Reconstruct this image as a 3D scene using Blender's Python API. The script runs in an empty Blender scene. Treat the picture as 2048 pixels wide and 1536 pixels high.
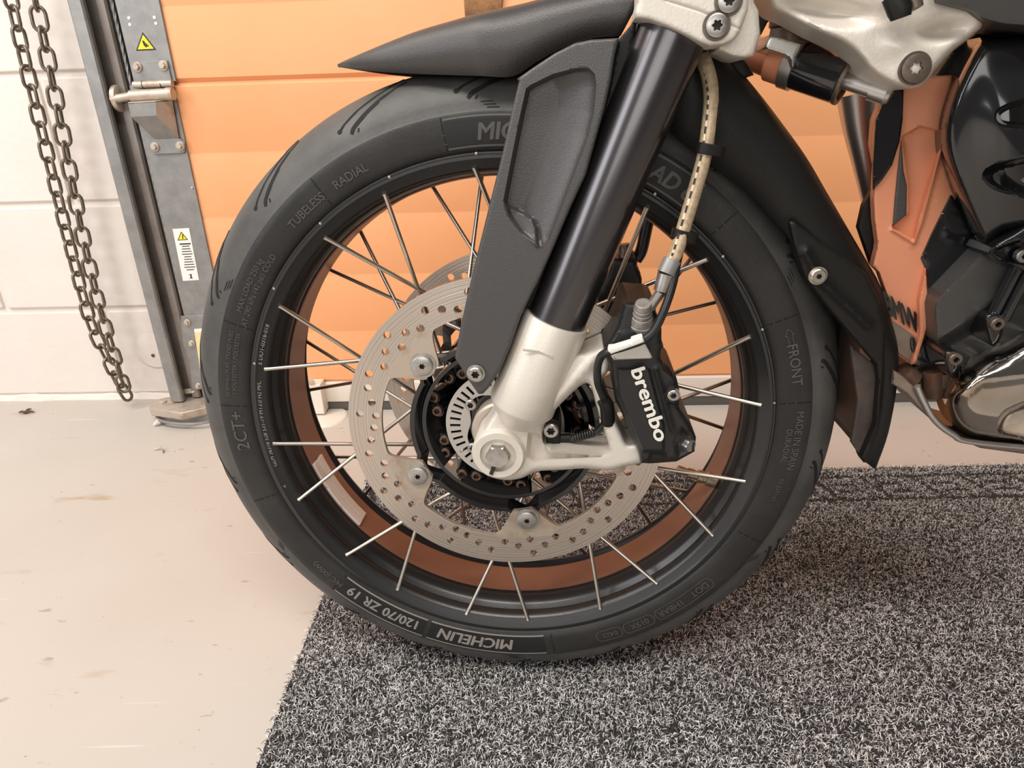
import bpy, bmesh, math, random
import numpy as np
from mathutils import Vector, Matrix
from mathutils.geometry import delaunay_2d_cdt

random.seed(7)
RNG = np.random.default_rng(7)
scene = bpy.context.scene
COL = scene.collection

# ------------------------------------------------------------------ camera
F, CAM = 1309.739, np.array([0.01306, -0.62793, 0.61681])
PITCH, YAW, ROLL = 0.40922, -0.01625, -0.03099
STEER, LEAN = -0.08571, -0.01986
HUB = np.array([0.0, 0.0, 0.322])
_fw = np.array([math.sin(YAW)*math.cos(PITCH), math.cos(YAW)*math.cos(PITCH), -math.sin(PITCH)])
_rt = np.array([math.cos(YAW), -math.sin(YAW), 0.0])
_up = np.cross(_rt, _fw)
RT = math.cos(ROLL)*_rt + math.sin(ROLL)*_up
UP = -math.sin(ROLL)*_rt + math.cos(ROLL)*_up
cam_d = bpy.data.cameras.new('camera')
cam_d.sensor_fit = 'HORIZONTAL'; cam_d.sensor_width = 36.0
cam_d.lens = F*36.0/2048.0; cam_d.clip_start = 0.02; cam_d.clip_end = 60
cam = bpy.data.objects.new('camera', cam_d)
cam.matrix_world = Matrix(((RT[0], UP[0], -_fw[0], CAM[0]), (RT[1], UP[1], -_fw[1], CAM[1]),
                           (RT[2], UP[2], -_fw[2], CAM[2]), (0, 0, 0, 1)))
COL.objects.link(cam); scene.camera = cam

# ------------------------------------------------------------------ light
world = bpy.data.worlds.new('world'); scene.world = world; world.use_nodes = True
bg = world.node_tree.nodes['Background']
bg.inputs[0].default_value = (1.0, 0.93, 0.86, 1); bg.inputs[1].default_value = 0.15
def area(name, loc, target, sx, sy, power, col):
    l = bpy.data.lights.new(name, 'AREA'); l.shape = 'RECTANGLE'; l.size = sx; l.size_y = sy
    l.energy = power; l.color = col
    o = bpy.data.objects.new(name, l); o.location = loc
    o.rotation_euler = (Vector(target)-Vector(loc)).to_track_quat('-Z', 'Y').to_euler()
    COL.objects.link(o); return o
area('ceiling_light_main', (-0.3, -1.3, 2.7), (-0.1, 0.1, 0.2), 2.4, 0.5, 82, (1.0, 0.95, 0.89))
area('ceiling_light_left', (-1.7, -0.3, 2.7), (-0.3, 0.2, 0.2), 0.5, 2.2, 60, (1.0, 0.95, 0.89))
area('doorway_daylight', (-0.9, -4.6, 1.55), (0.0, 0.1, 0.4), 3.0, 1.5, 72, (1.0, 0.98, 0.95))
area('left_fill', (-2.6, -1.6, 1.5), (0.0, 0.0, 0.4), 0.9, 1.7, 40, (0.97, 0.965, 1.0))  # added left-front fill for fork tube and fender highlights, no window known
vs = scene.view_settings
vs.view_transform = 'Standard'; vs.look = 'None'; vs.gamma = 1.0; vs.use_curve_mapping = False
vs.exposure = -0.43

# ------------------------------------------------------------------ frames
def ray(px, py):
    return (px-1024)/F*RT - (py-768)/F*UP + _fw
_s, _l = STEER, LEAN
WM = np.array([[math.cos(_s), -math.sin(_s), 0], [math.sin(_s), math.cos(_s), 0], [0, 0, 1]]) @ \
     np.array([[1, 0, 0], [0, math.cos(_l), -math.sin(_l)], [0, math.sin(_l), math.cos(_l)]])
def L(px, py, d):
    """point of the bike frame (x right, y away, z up, origin at the hub) seen at a pixel, d metres on the near side of the wheel plane"""
    o = (CAM-HUB) @ WM; v = ray(px, py) @ WM
    return Vector(o + (-d-o[1])/v[1]*v)
WA = -0.022
WU = np.array([math.cos(WA), math.sin(WA), 0]); WN = np.array([math.sin(WA), -math.cos(WA), 0]); W0 = np.array([-0.931, 0.783, 0])
def W(u, off, z):
    q = W0 + u*WU + off*WN; return Vector((q[0], q[1], z))
def Wp(px, py, off):
    v = ray(px, py); q = CAM + (off-(CAM-W0) @ WN)/(v @ WN)*v
    return float((q-W0) @ WU), float(q[2])
def G(px, py, z=-0.008):
    v = ray(px, py); return Vector(CAM + (z-CAM[2])/v[2]*v)

# ------------------------------------------------------------------ materials
def mat(name, col, rough=0.5, metal=0.0, col2=None, cscale=8.0, cfac=0.5, bump=0.0, bscale=200.0, coat=0.0, stretch=None, spec=None):
    m = bpy.data.materials.new(name); m.use_nodes = True
    nt = m.node_tree; b = nt.nodes['Principled BSDF']
    b.inputs['Base Color'].default_value = (*col, 1); b.inputs['Roughness'].default_value = rough
    b.inputs['Metallic'].default_value = metal; b.inputs['Coat Weight'].default_value = coat
    b.inputs['Coat Roughness'].default_value = 0.08
    if spec is not None: b.inputs['Specular IOR Level'].default_value = spec
    tc = nt.nodes.new('ShaderNodeTexCoord'); vec = tc.outputs['Object']
    if stretch:
        mp = nt.nodes.new('ShaderNodeMapping'); mp.inputs['Scale'].default_value = stretch
        nt.links.new(vec, mp.inputs[0]); vec = mp.outputs[0]
    if col2:
        n = nt.nodes.new('ShaderNodeTexNoise'); n.inputs['Scale'].default_value = cscale; n.inputs['Detail'].default_value = 6
        n.inputs['Roughness'].default_value = 0.62
        r = nt.nodes.new('ShaderNodeValToRGB')
        r.color_ramp.elements[0].position = max(0.0, cfac-0.14); r.color_ramp.elements[1].position = min(1.0, cfac+0.14)
        r.color_ramp.elements[0].color = (*col, 1); r.color_ramp.elements[1].color = (*col2, 1)
        nt.links.new(vec, n.inputs['Vector']); nt.links.new(n.outputs['Fac'], r.inputs[0]); nt.links.new(r.outputs[0], b.inputs['Base Color'])
    if bump:
        n2 = nt.nodes.new('ShaderNodeTexNoise'); n2.inputs['Scale'].default_value = bscale; n2.inputs['Detail'].default_value = 3
        bp = nt.nodes.new('ShaderNodeBump'); bp.inputs['Strength'].default_value = bump; bp.inputs['Distance'].default_value = 0.002
        nt.links.new(vec, n2.inputs['Vector']); nt.links.new(n2.outputs['Fac'], bp.inputs['Height']); nt.links.new(bp.outputs[0], b.inputs['Normal'])
    return m
M = {}
M['rubber'] = mat('tyre rubber', (0.022, 0.021, 0.020), 0.44, col2=(0.034, 0.032, 0.030), cscale=14, cfac=0.55, bump=0.12, bscale=260, spec=.32)
M['rubber_tread'] = mat('dusty tread rubber', (0.046, 0.044, 0.042), 0.52, col2=(0.085, 0.080, 0.074), cscale=11, cfac=.52, bump=.12, bscale=260)
M['rubber_black'] = mat('recessed rubber', (0.008, 0.008, 0.008), 0.6)
M['groove'] = mat('tread groove', (0.004, 0.004, 0.004), 0.8)
M['mark'] = mat('moulded lettering', (0.080, 0.074, 0.068), 0.42)
M['mark_grey'] = mat('pale moulded lettering', (0.26, 0.235, 0.215), 0.4)
M['rim'] = mat('black rim paint', (0.062, 0.061, 0.061), 0.36, 0.8, bump=0.05, bscale=500, coat=0.1)
M['rimband_reflection'] = mat('rim band with painted door reflection', (0.25, 0.108, 0.068), 0.42, col2=(0.28, 0.12, 0.075), cscale=9, cfac=.5)  # orange door's reflection on the black rim, put into the base colour
M['steel'] = mat('spoke steel', (0.62, 0.57, 0.50), 0.28, 1.0)
M['disc'] = mat('brushed brake steel', (0.54, 0.47, 0.41), 0.33, 0.9, col2=(0.64, 0.57, 0.50), cscale=40, cfac=.5)
M['disc_edge'] = mat('disc carrier steel', (0.50, 0.42, 0.34), 0.5, 0.55, col2=(0.34, 0.25, 0.18), cscale=55, cfac=.60, bump=.1, bscale=300)
M['boltgrey'] = mat('zinc bolt', (0.50, 0.48, 0.45), 0.36, 0.9, col2=(0.36, 0.33, 0.30), cscale=120, cfac=.55)
M['boltdark'] = mat('dark bolt', (0.12, 0.10, 0.085), 0.45, 0.7, col2=(0.2, 0.15, 0.11), cscale=120)
M['boltrust'] = mat('rusty screw', (0.13, 0.10, 0.078), 0.5, 0.35, col2=(0.15, 0.06, 0.03), cscale=130)
M['banjo'] = mat('grimy steel union', (0.24, 0.22, 0.20), 0.5, 0.5, col2=(0.36, 0.33, 0.30), cscale=150, bump=.2, bscale=400)
M['recess'] = mat('bolt socket', (0.05, 0.04, 0.033), 0.6, 0.4)
M['hub'] = mat('gloss black hub', (0.006, 0.006, 0.007), 0.16, coat=0.5)
M['cast'] = mat('pale cast aluminium paint', (0.70, 0.65, 0.575), 0.42, 0.25, col2=(0.58, 0.47, 0.36), cscale=16, cfac=.70, bump=0.10, bscale=420)
M['castgrey'] = mat('grey cast aluminium', (0.50, 0.47, 0.43), 0.42, 0.35, bump=0.10, bscale=420)
M['tube'] = mat('black anodised fork tube', (0.10, 0.094, 0.098), 0.27, 0.9, coat=0.3)
M['slate'] = mat('satin slate grey plastic', (0.074, 0.069, 0.067), 0.40, 0.35, bump=0.16, bscale=900)
M['cover'] = mat('satin grey fork cover', (0.088, 0.084, 0.083), 0.38, 0.4, bump=0.16, bscale=900)
M['blackplastic'] = mat('matte black plastic', (0.009, 0.0082, 0.0075), 0.45, bump=0.1, bscale=700, spec=.3)
M['browngrime'] = mat('dusty inner plastic', (0.07, 0.05, 0.04), 0.6, col2=(0.03, 0.022, 0.02), cscale=30)
M['caliper'] = mat('black caliper anodising', (0.013, 0.013, 0.013), 0.45, 0.0, bump=0.06, bscale=600)
M['white'] = mat('white print', (0.80, 0.77, 0.70), 0.5)
M['clip'] = mat('white steel clip', (0.75, 0.72, 0.67), 0.3, 0.5)
M['alloy'] = mat('satin alloy', (0.60, 0.58, 0.55), 0.35, 0.9)
M['cable'] = mat('black cable', (0.016, 0.016, 0.016), 0.3)
M['braid'] = mat('clear braided hose', (0.62, 0.48, 0.32), 0.3, 0.3, col2=(0.42, 0.31, 0.20), cscale=260, cfac=.5, coat=.5)
M['chrome'] = mat('stained chrome pipe', (0.50, 0.47, 0.43), 0.14, 1.0, col2=(0.42, 0.27, 0.13), cscale=13, cfac=.66)
M['copper'] = mat('copper toned panel', (0.66, 0.265, 0.145), 0.38, 0.1, bump=.06, bscale=700)
M['gloss'] = mat('gloss black engine cover', (0.010, 0.010, 0.011), 0.13, coat=0.6)
M['enginegrey'] = mat('dark grey engine casing', (0.06, 0.058, 0.055), 0.36, 0.2)
M['skid'] = mat('worn aluminium skid plate', (0.30, 0.24, 0.20), 0.45, 0.6, col2=(0.22, 0.16, 0.125), cscale=30)
M['lead'] = mat('silver balance weight', (0.80, 0.74, 0.68), 0.4, 0.2)
M['brass'] = mat('aged nickel valve', (0.45, 0.36, 0.26), 0.35, 0.9)
M['galv'] = mat('galvanised steel', (0.25, 0.245, 0.235), 0.44, 0.5, col2=(0.32, 0.31, 0.295), cscale=35, cfac=.5, bump=.05, bscale=300)
M['galvdark'] = mat('dull galvanised track', (0.20, 0.165, 0.14), 0.45, 0.5, col2=(0.27, 0.24, 0.22), cscale=12)
M['galvrust'] = mat('rust tinged zinc', (0.56, 0.48, 0.40), 0.42, 0.4, col2=(0.38, 0.21, 0.11), cscale=40, cfac=.66)
M['darkgap'] = mat('black gap strip', (0.012, 0.011, 0.01), 0.6)
M['chain'] = mat('oiled steel chain', (0.165, 0.14, 0.11), 0.4, 0.8, col2=(0.25, 0.20, 0.15), cscale=90)
M['yellow'] = mat('warning yellow', (0.90, 0.72, 0.02), 0.5)
M['paleyellow'] = mat('pale yellow label', (0.80, 0.68, 0.36), 0.5)
M['ink'] = mat('black ink', (0.02, 0.015, 0.012), 0.5)
M['paper'] = mat('white sticker', (0.85, 0.82, 0.77), 0.5)
M['leaf'] = mat('dry leaf', (0.10, 0.06, 0.035), 0.7)
M['bark'] = mat('flaking brown wood', (0.36, 0.17, 0.06), 0.7, col2=(0.16, 0.07, 0.03), cscale=60, bump=.5, bscale=90)
M['door'] = mat('orange door paint', (0.90, 0.415, 0.19), 0.42, col2=(0.88, 0.385, 0.165), cscale=4, cfac=.52, bump=0.05, bscale=160)
M['doorwhite'] = mat('pale door bottom rail', (0.80, 0.72, 0.63), 0.5)
M['seal'] = mat('grey rubber seal', (0.10, 0.088, 0.08), 0.6)
M['block'] = mat('cream painted block', (0.80, 0.735, 0.68), 0.6, col2=(0.78, 0.70, 0.645), cscale=5, cfac=.55, bump=0.5, bscale=70)
M['mortar'] = mat('painted mortar', (0.80, 0.73, 0.67), 0.7, bump=0.4, bscale=90)

def floor_material():
    m = mat('painted concrete', (0.64, 0.60, 0.555), 0.55, bump=0.12, bscale=45)
    nt = m.node_tree; b = nt.nodes['Principled BSDF']
    tc = [n for n in nt.nodes if n.type == 'TEX_COORD'][0]
    def noise(scale, lo, hi, st=(1, 1, 1), rot=0.0, detail=6):
        mp = nt.nodes.new('ShaderNodeMapping'); mp.inputs['Scale'].default_value = st; mp.inputs['Rotation'].default_value = (0, 0, rot)
        n = nt.nodes.new('ShaderNodeTexNoise'); n.inputs['Scale'].default_value = scale; n.inputs['Detail'].default_value = detail
        r = nt.nodes.new('ShaderNodeMapRange'); r.inputs[1].default_value = lo; r.inputs[2].default_value = hi
        nt.links.new(tc.outputs['Object'], mp.inputs[0]); nt.links.new(mp.outputs[0], n.inputs['Vector']); nt.links.new(n.outputs['Fac'], r.inputs[0])
        return r.outputs[0]
    def mix(a, fac, c):
        x = nt.nodes.new('ShaderNodeMix'); x.data_type = 'RGBA'
        nt.links.new(fac, x.inputs[0])
        if hasattr(a, 'links'): nt.links.new(a, x.inputs[6])
        else: x.inputs[6].default_value = (*a, 1)
        x.inputs[7].default_value = (*c, 1); return x.outputs[2]
    c = mix((0.565, 0.515, 0.465), noise(2.2, .4, .7), (0.53, 0.475, 0.42))
    c = mix(c, noise(7, .66, .74, (1.0, 3.2, 1), 0.5), (0.46, 0.36, 0.26))
    c = mix(c, noise(26, .685, .73, (1.0, 2.5, 1), 0.3), (0.42, 0.34, 0.27))
    c = mix(c, noise(90, .72, .75), (0.30, 0.25, 0.21))
    c = mix(c, noise(16, .70, .73, (0.25, 6, 1), 0.15), (0.64, 0.60, 0.55))
    nt.links.new(c, b.inputs['Base Color']); return m
M['floor'] = floor_material()
def fibre_material():
    m = bpy.data.materials.new('carpet fibre'); m.use_nodes = True; nt = m.node_tree
    a = nt.nodes.new('ShaderNodeAttribute'); a.attribute_name = 'fibre'
    b = nt.nodes['Principled BSDF']; b.inputs['Roughness'].default_value = 0.7; b.inputs['Specular IOR Level'].default_value = 0.25
    nt.links.new(a.outputs['Color'], b.inputs['Base Color']); return m
M['fibre'] = fibre_material()
M['matbase'] = mat('carpet backing', (0.020, 0.018, 0.018), 0.9, col2=(0.05, 0.045, 0.043), cscale=300)

# ------------------------------------------------------------------ mesh helpers
def finish(me, smooth=35, recalc=True):
    if recalc:
        bm = bmesh.new(); bm.from_mesh(me); bmesh.ops.recalc_face_normals(bm, faces=bm.faces); bm.to_mesh(me); bm.free()
    if smooth:
        me.shade_smooth(); me.set_sharp_from_angle(angle=math.radians(smooth))
def link(name, me, parent=None, loc=None):
    o = bpy.data.objects.new(name, me); COL.objects.link(o)
    if parent: o.parent = parent
    if loc is not None: o.location = loc
    return o
def tag(o, label=None, cat=None, group=None, kind=None):
    if label: o['label'] = label
    if cat: o['category'] = cat
    if group: o['group'] = group
    if kind: o['kind'] = kind
    return o
def empty(name, loc, rot=(0, 0, 0)):
    o = bpy.data.objects.new(name, None); o.empty_display_size = .05; o.location = loc; o.rotation_euler = rot
    COL.objects.link(o); return o

class MB:
    def __init__(s): s.v = []; s.f = []
    def add(s, vs, fs):
        n = len(s.v); s.v += [tuple(x) for x in vs]; s.f += [tuple(i+n for i in f) for f in fs]; return s
    def box(s, c, half, R=None):
        vs = []
        for dx in (-1, 1):
            for dy in (-1, 1):
                for dz in (-1, 1):
                    q = Vector((dx*half[0], dy*half[1], dz*half[2]))
                    if R: q = R @ q
                    vs.append(Vector(c)+q)
        return s.add(vs, [(0, 1, 3, 2), (4, 6, 7, 5), (0, 4, 5, 1), (2, 3, 7, 6), (0, 2, 6, 4), (1, 5, 7, 3)])
    def prism(s, pts, vec):
        n = len(pts); vec = Vector(vec)
        vs = [Vector(p) for p in pts]+[Vector(p)+vec for p in pts]
        return s.add(vs, [tuple(range(n)), tuple(range(2*n-1, n-1, -1))]+[(i, (i+1) % n, n+(i+1) % n, n+i) for i in range(n)])
    def tube(s, path, r, n=12, caps=True, flat=1.0, ref=None):
        P = [Vector(p) for p in path]; m = len(P); rs = r if hasattr(r, '__len__') else [r]*m
        vs = []; prev = None
        for i in range(m):
            t = (P[min(i+1, m-1)]-P[max(i-1, 0)]).normalized()
            if prev is None:
                a = Vector(ref) if ref else (Vector((0, 0, 1)) if abs(t.z) < .9 else Vector((1, 0, 0)))
            else: a = prev
            a = (a-t*a.dot(t)).normalized(); prev = a; b = t.cross(a)
            for k in range(n):
                an = 2*math.pi*k/n; vs.append(P[i]+rs[i]*(math.cos(an)*a+flat*math.sin(an)*b))
        fs = [(i*n+k, i*n+(k+1) % n, (i+1)*n+(k+1) % n, (i+1)*n+k) for i in range(m-1) for k in range(n)]
        if caps: fs += [tuple(range(n-1, -1, -1)), tuple(range((m-1)*n, m*n))]
        return s.add(vs, fs)
    def lathe(s, prof, n=96, c=(0, 0, 0), axis=None, closed=True, skip=None):
        """prof: (d, r) with d measured towards the viewer (-y) or along axis"""
        c = Vector(c); ax = Vector(axis).normalized() if axis is not None else Vector((0, -1, 0))
        a = Vector((1, 0, 0)) if abs(ax.x) < .9 else Vector((0, 0, 1))
        a = (a-ax*a.dot(ax)).normalized(); b = ax.cross(a)
        if axis is None: a = Vector((1, 0, 0)); b = Vector((0, 0, 1))
        m = len(prof); vs = []
        for d, r in prof:
            for k in range(n):
                an = 2*math.pi*k/n; vs.append(c+ax*d+r*(math.cos(an)*a+math.sin(an)*b))
        fs = []
        for i in range(m if closed else m-1):
            j = (i+1) % m
            for k in range(n):
                if skip and skip(i, 360.0*(k+.5)/n): continue
                fs.append((i*n+k, i*n+(k+1) % n, j*n+(k+1) % n, j*n+k))
        if not closed:
            fs += [tuple(range(n)), tuple(range((m-1)*n, m*n))] if not skip else []
        return s.add(vs, fs)
    def build(s, name, m, parent=None, smooth=35, bevel=0, seg=2, loc=None, solid=0, recalc=True, sub=0):
        me = bpy.data.meshes.new(name); me.from_pydata(s.v, [], s.f); me.materials.append(M[m] if isinstance(m, str) else m)
        finish(me, smooth, recalc); o = link(name, me, parent, loc)
        if solid:
            k = o.modifiers.new('thickness', 'SOLIDIFY'); k.thickness = solid; k.offset = -1
        if bevel:
            k = o.modifiers.new('bevel', 'BEVEL'); k.width = bevel; k.segments = seg; k.limit_method = 'ANGLE'; k.angle_limit = math.radians(40); k.harden_normals = False
        if sub:
            k = o.modifiers.new('sub', 'SUBSURF'); k.levels = sub; k.render_levels = sub
        return o

def seg_dist(p, poly):
    a = np.array(poly, float); b = np.roll(a, -1, 0); ab = b-a
    p = np.atleast_2d(p)
    t = np.clip(((p[:, None]-a)*ab).sum(2)/np.maximum((ab*ab).sum(1), 1e-9), 0, 1)
    return np.linalg.norm(p[:, None]-(a+t[..., None]*ab), axis=2).min(1)
def inside(p, poly):
    p = np.atleast_2d(p); a = np.array(poly, float); b = np.roll(a, -1, 0)
    x, y = p[:, 0][:, None], p[:, 1][:, None]
    dy = b[:, 1]-a[:, 1]; dy = np.where(np.abs(dy) < 1e-12, 1e-12, dy)
    c = ((a[:, 1] > y) != (b[:, 1] > y)) & (x < (b[:, 0]-a[:, 0])*(y-a[:, 1])/dy+a[:, 0])
    return c.sum(1) % 2 == 1
def resample(poly, step, closed=True):
    out = []; n = len(poly)
    for i in range(n if closed else n-1):
        a = np.array(poly[i], float); b = np.array(poly[(i+1) % n], float)
        k = max(1, int(np.linalg.norm(b-a)/step))
        out += [a+(b-a)*j/k for j in range(k)]
    if not closed: out.append(np.array(poly[-1], float))
    return [tuple(q) for q in out]
def curve(pts, n=8, closed=False):
    """Catmull-Rom through points of any dimension"""
    P = [np.array(p, float) for p in pts]; out = []; m = len(P)
    for i in range(m if closed else m-1):
        p1, p2 = P[i], P[(i+1) % m]
        p0 = P[i-1] if (i > 0 or closed) else 2*p1-p2
        p3 = P[(i+2) % m] if (i+2 < m or closed) else 2*p2-p1
        for j in range(n):
            t = j/n
            out.append(.5*((2*p1)+(-p0+p2)*t+(2*p0-5*p1+4*p2-p3)*t*t+(-p0+3*p1-3*p2+p3)*t**3))
    if not closed: out.append(P[-1])
    return [tuple(q) for q in out]
def triangulate(outline, holes, pts):
    vs = list(outline); es = [(i, (i+1) % len(outline)) for i in range(len(outline))]
    for h in holes:
        n = len(vs); vs += list(h); es += [(n+i, n+(i+1) % len(h)) for i in range(len(h))]
    vs += [tuple(q) for q in pts]
    rv, re, rf, *_ = delaunay_2d_cdt([Vector((float(x), float(y))) for x, y in vs], es, [], 0, 1e-7)
    rv = np.array([(q[0], q[1]) for q in rv]); rf = [f for f in rf if len(f) == 3]
    ce = np.array([(rv[f[0]]+rv[f[1]]+rv[f[2]])/3 for f in rf])
    ok = inside(ce, outline)
    for h in holes: ok &= ~inside(ce, h)
    return rv, [f for f, k in zip(rf, ok) if k]
def sstep(t): t = np.clip(t, 0, 1); return t*t*(3-2*t)

def relief(name, outline, d0, back, m, parent, rnd=(8, .005), feats=(), step=7, holes=(), mp=None, tilt=None, smooth=50):
    """solid with a traced outline at depth d0, rounded edge, raised or sunk features, side walls back to depth 'back'"""
    mp = mp or L
    ext = lambda P: [(x+190 if x >= 2055 else x, y-110 if y <= -38 else y) for x, y in P]   # run on past the picture edge
    outline = ext(outline); feats = [(f[0], ext(f[1]))+tuple(f[2:]) if f[0] in ('poly', 'ridge') else f for f in feats]
    ol = resample(outline, step); hl = [resample(h, step) for h in holes]
    a = np.array(outline, float); lo, hi = a.min(0), a.max(0)
    g = np.array([(x+((j % 2)*.5*step), y) for j, y in enumerate(np.arange(lo[1]+step*.5, hi[1], step*.87)) for x in np.arange(lo[0]+step*.3, hi[0], step)])
    if len(g):
        g = g[inside(g, ol)]
    if len(g):
        dd = seg_dist(g, ol)
        for h in hl: dd = np.minimum(dd, seg_dist(g, h)); dd[inside(g, h)] = 0
        g = g[dd > step*.55]
    extra = []
    if rnd[0]:
        A = np.array(ol); T = np.roll(A, -1, 0)-np.roll(A, 1, 0); T /= np.maximum(np.linalg.norm(T, axis=1), 1e-9)[:, None]
        Nn = np.stack([-T[:, 1], T[:, 0]], 1)
        for fr in (.12, .35, .7):
            for sg in (1, -1):
                q = A+sg*Nn*rnd[0]*fr; q = q[inside(q, ol)]
                if len(q): extra.append(q[np.abs(seg_dist(q, ol)-rnd[0]*fr) < rnd[0]*.06])
    for f in feats:
        if f[0] == 'scoop': f = ('poly', f[1], 0, f[5])
        if f[0] == 'poly':
            B = np.array(resample(f[1], step*.7)); extra.append(B)
            T = np.roll(B, -1, 0)-np.roll(B, 1, 0); T /= np.maximum(np.linalg.norm(T, axis=1), 1e-9)[:, None]; Nn = np.stack([-T[:, 1], T[:, 0]], 1)
            for fr in (.25, .5, .75, 1.0):
                for sg in (1, -1):
                    q = B+sg*Nn*f[3]*fr; q = q[inside(q, f[1])]
                    if len(q): extra.append(q[np.abs(seg_dist(q, f[1])-f[3]*fr) < f[3]*.05])
        elif f[0] == 'ridge':
            B = np.array(resample(f[1], step*.6, False)); T = np.gradient(B, axis=0); T /= np.maximum(np.linalg.norm(T, axis=1), 1e-9)[:, None]; Nn = np.stack([-T[:, 1], T[:, 0]], 1)
            for k in (-1.4, -.8, -.4, 0, .4, .8, 1.4): extra.append(B+Nn*f[2]*k)
    extra = [q[inside(q, ol)] for q in extra if len(q)]
    extra = [q[seg_dist(q, ol) > .4] for q in extra if len(q)]
    for h in hl: extra = [q[(~inside(q, h)) & (seg_dist(q, h) > .4)] for q in extra if len(q)]
    extra = [q for q in extra if len(q)]
    if extra and len(g):
        E_ = np.concatenate(extra); keep = np.ones(len(g), bool)
        for i0 in range(0, len(g), 400):
            dq = np.linalg.norm(g[i0:i0+400, None]-E_[None], axis=2).min(1); keep[i0:i0+400] = dq > step*.35
        g = g[keep]
    pts = np.concatenate([x for x in [g]+extra if len(x)]) if len(g) or extra else np.zeros((0, 2))
    rv, rf = triangulate(ol, hl, pts)
    dist = seg_dist(rv, ol)
    for h in hl: dist = np.minimum(dist, seg_dist(rv, h))
    d = np.full(len(rv), float(d0))
    if tilt: d += tilt[0]*(rv[:, 0]-tilt[2])+tilt[1]*(rv[:, 1]-tilt[3])
    if rnd[0]:
        t = np.clip(dist/rnd[0], 0, 1); d -= rnd[1]*(1-np.sqrt(np.clip(1-(1-t)**2, 0, 1)))
    for f in feats:
        if f[0] == 'poly':
            ins = inside(rv, f[1]); dd = seg_dist(rv, f[1]); d += np.where(ins, f[2]*sstep(dd/f[3]), 0)
        elif f[0] == 'scoop':
            _, pl, la, ra, h, sl_, sr_ = f
            def pd(line):
                A = np.array(line, float); ab = A[1:]-A[:-1]; tt = np.clip(((rv[:, None]-A[:-1])*ab).sum(2)/(ab*ab).sum(1), 0, 1)
                return np.linalg.norm(rv[:, None]-(A[:-1]+tt[..., None]*ab), axis=2).min(1)
            d += np.where(inside(rv, pl), h*sstep(pd(la)/sl_)*np.clip(pd(ra)/sr_, 0, 1)**.55, 0)
        elif f[0] == 'blob':
            _, cx, cy, rx, ry, an, h = f; c, s = math.cos(an), math.sin(an)
            u = ((rv[:, 0]-cx)*c+(rv[:, 1]-cy)*s)/rx; w = (-(rv[:, 0]-cx)*s+(rv[:, 1]-cy)*c)/ry
            d += h*np.exp(-(u*u+w*w)*1.6)
        elif f[0] == 'ridge':
            _, line, wd, h = f
            A = np.array(line, float); ab = A[1:]-A[:-1]
            tt = np.clip(((rv[:, None]-A[:-1])*ab).sum(2)/(ab*ab).sum(1), 0, 1)
            q = np.linalg.norm(rv[:, None]-(A[:-1]+tt[..., None]*ab), axis=2).min(1); d += h*np.exp(-(q/wd)**2*1.6)
    mb = MB(); fr = [mp(x, y, dd) for (x, y), dd in zip(rv, d)]
    mb.add(fr, rf)
    # side walls from boundary edges
    cnt = {}
    for f in rf:
        for i in range(3):
            e = (f[i], f[(i+1) % 3]); k = tuple(sorted(e)); cnt.setdefault(k, []).append(e)
    bk = {}
    def bv(i):
        if i not in bk:
            q = Vector(fr[i]); q.y = -back; mb.v.append(tuple(q)); bk[i] = len(mb.v)-1
        return bk[i]
    for k, es in cnt.items():
        if len(es) == 1:
            a_, b_ = es[0]; mb.f.append((b_, a_, bv(a_), bv(b_)))
    return mb.build(name, m, parent, smooth)
def plate(name, pts, d0, th, m, parent, bevel=.001, smooth=35, mp=None):
    mp = mp or L
    q = [mp(x, y, d0) for x, y in pts]
    return MB().prism(q, (0, th, 0)).build(name, m, parent, smooth, bevel)

_text = {}
def text2d(s, bold=0.0, extrude=0.0, shear=0.0):
    k = (s, bold, extrude, shear)
    if k in _text: return _text[k]
    cu = bpy.data.curves.new('t', 'FONT'); cu.body = s; cu.size = 1.0; cu.extrude = extrude; cu.shear = shear
    cu.resolution_u = 3; cu.align_x = 'CENTER'
    o = bpy.data.objects.new('t', cu); COL.objects.link(o)
    dg = bpy.context.evaluated_depsgraph_get(); me = o.evaluated_get(dg).to_mesh()
    v = np.array([x.co[:] for x in me.vertices]); f = [tuple(p.vertices) for p in me.polygons]
    o.evaluated_get(dg).to_mesh_clear(); bpy.data.objects.remove(o); bpy.data.curves.remove(cu)
    v[:, 1] -= .345; _text[k] = (v, f); return v, f
def text_mesh(name, s, fn, m, parent, bold=0.0, extrude=0.0, shear=0.0):
    v, f = text2d(s, bold, extrude, shear)
    mb = MB()
    for k, (bx_, by_) in enumerate(((0, 0),) if not bold else ((-bold, 0), (bold, 0), (0, bold*.7), (0, -bold*.7))):
        mb.add([fn(x+bx_, y+by_, z)+Vector((0, -.00005*k, 0)) for x, y, z in v], f)
    return mb.build(name, m, parent, 0, recalc=False)

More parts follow.
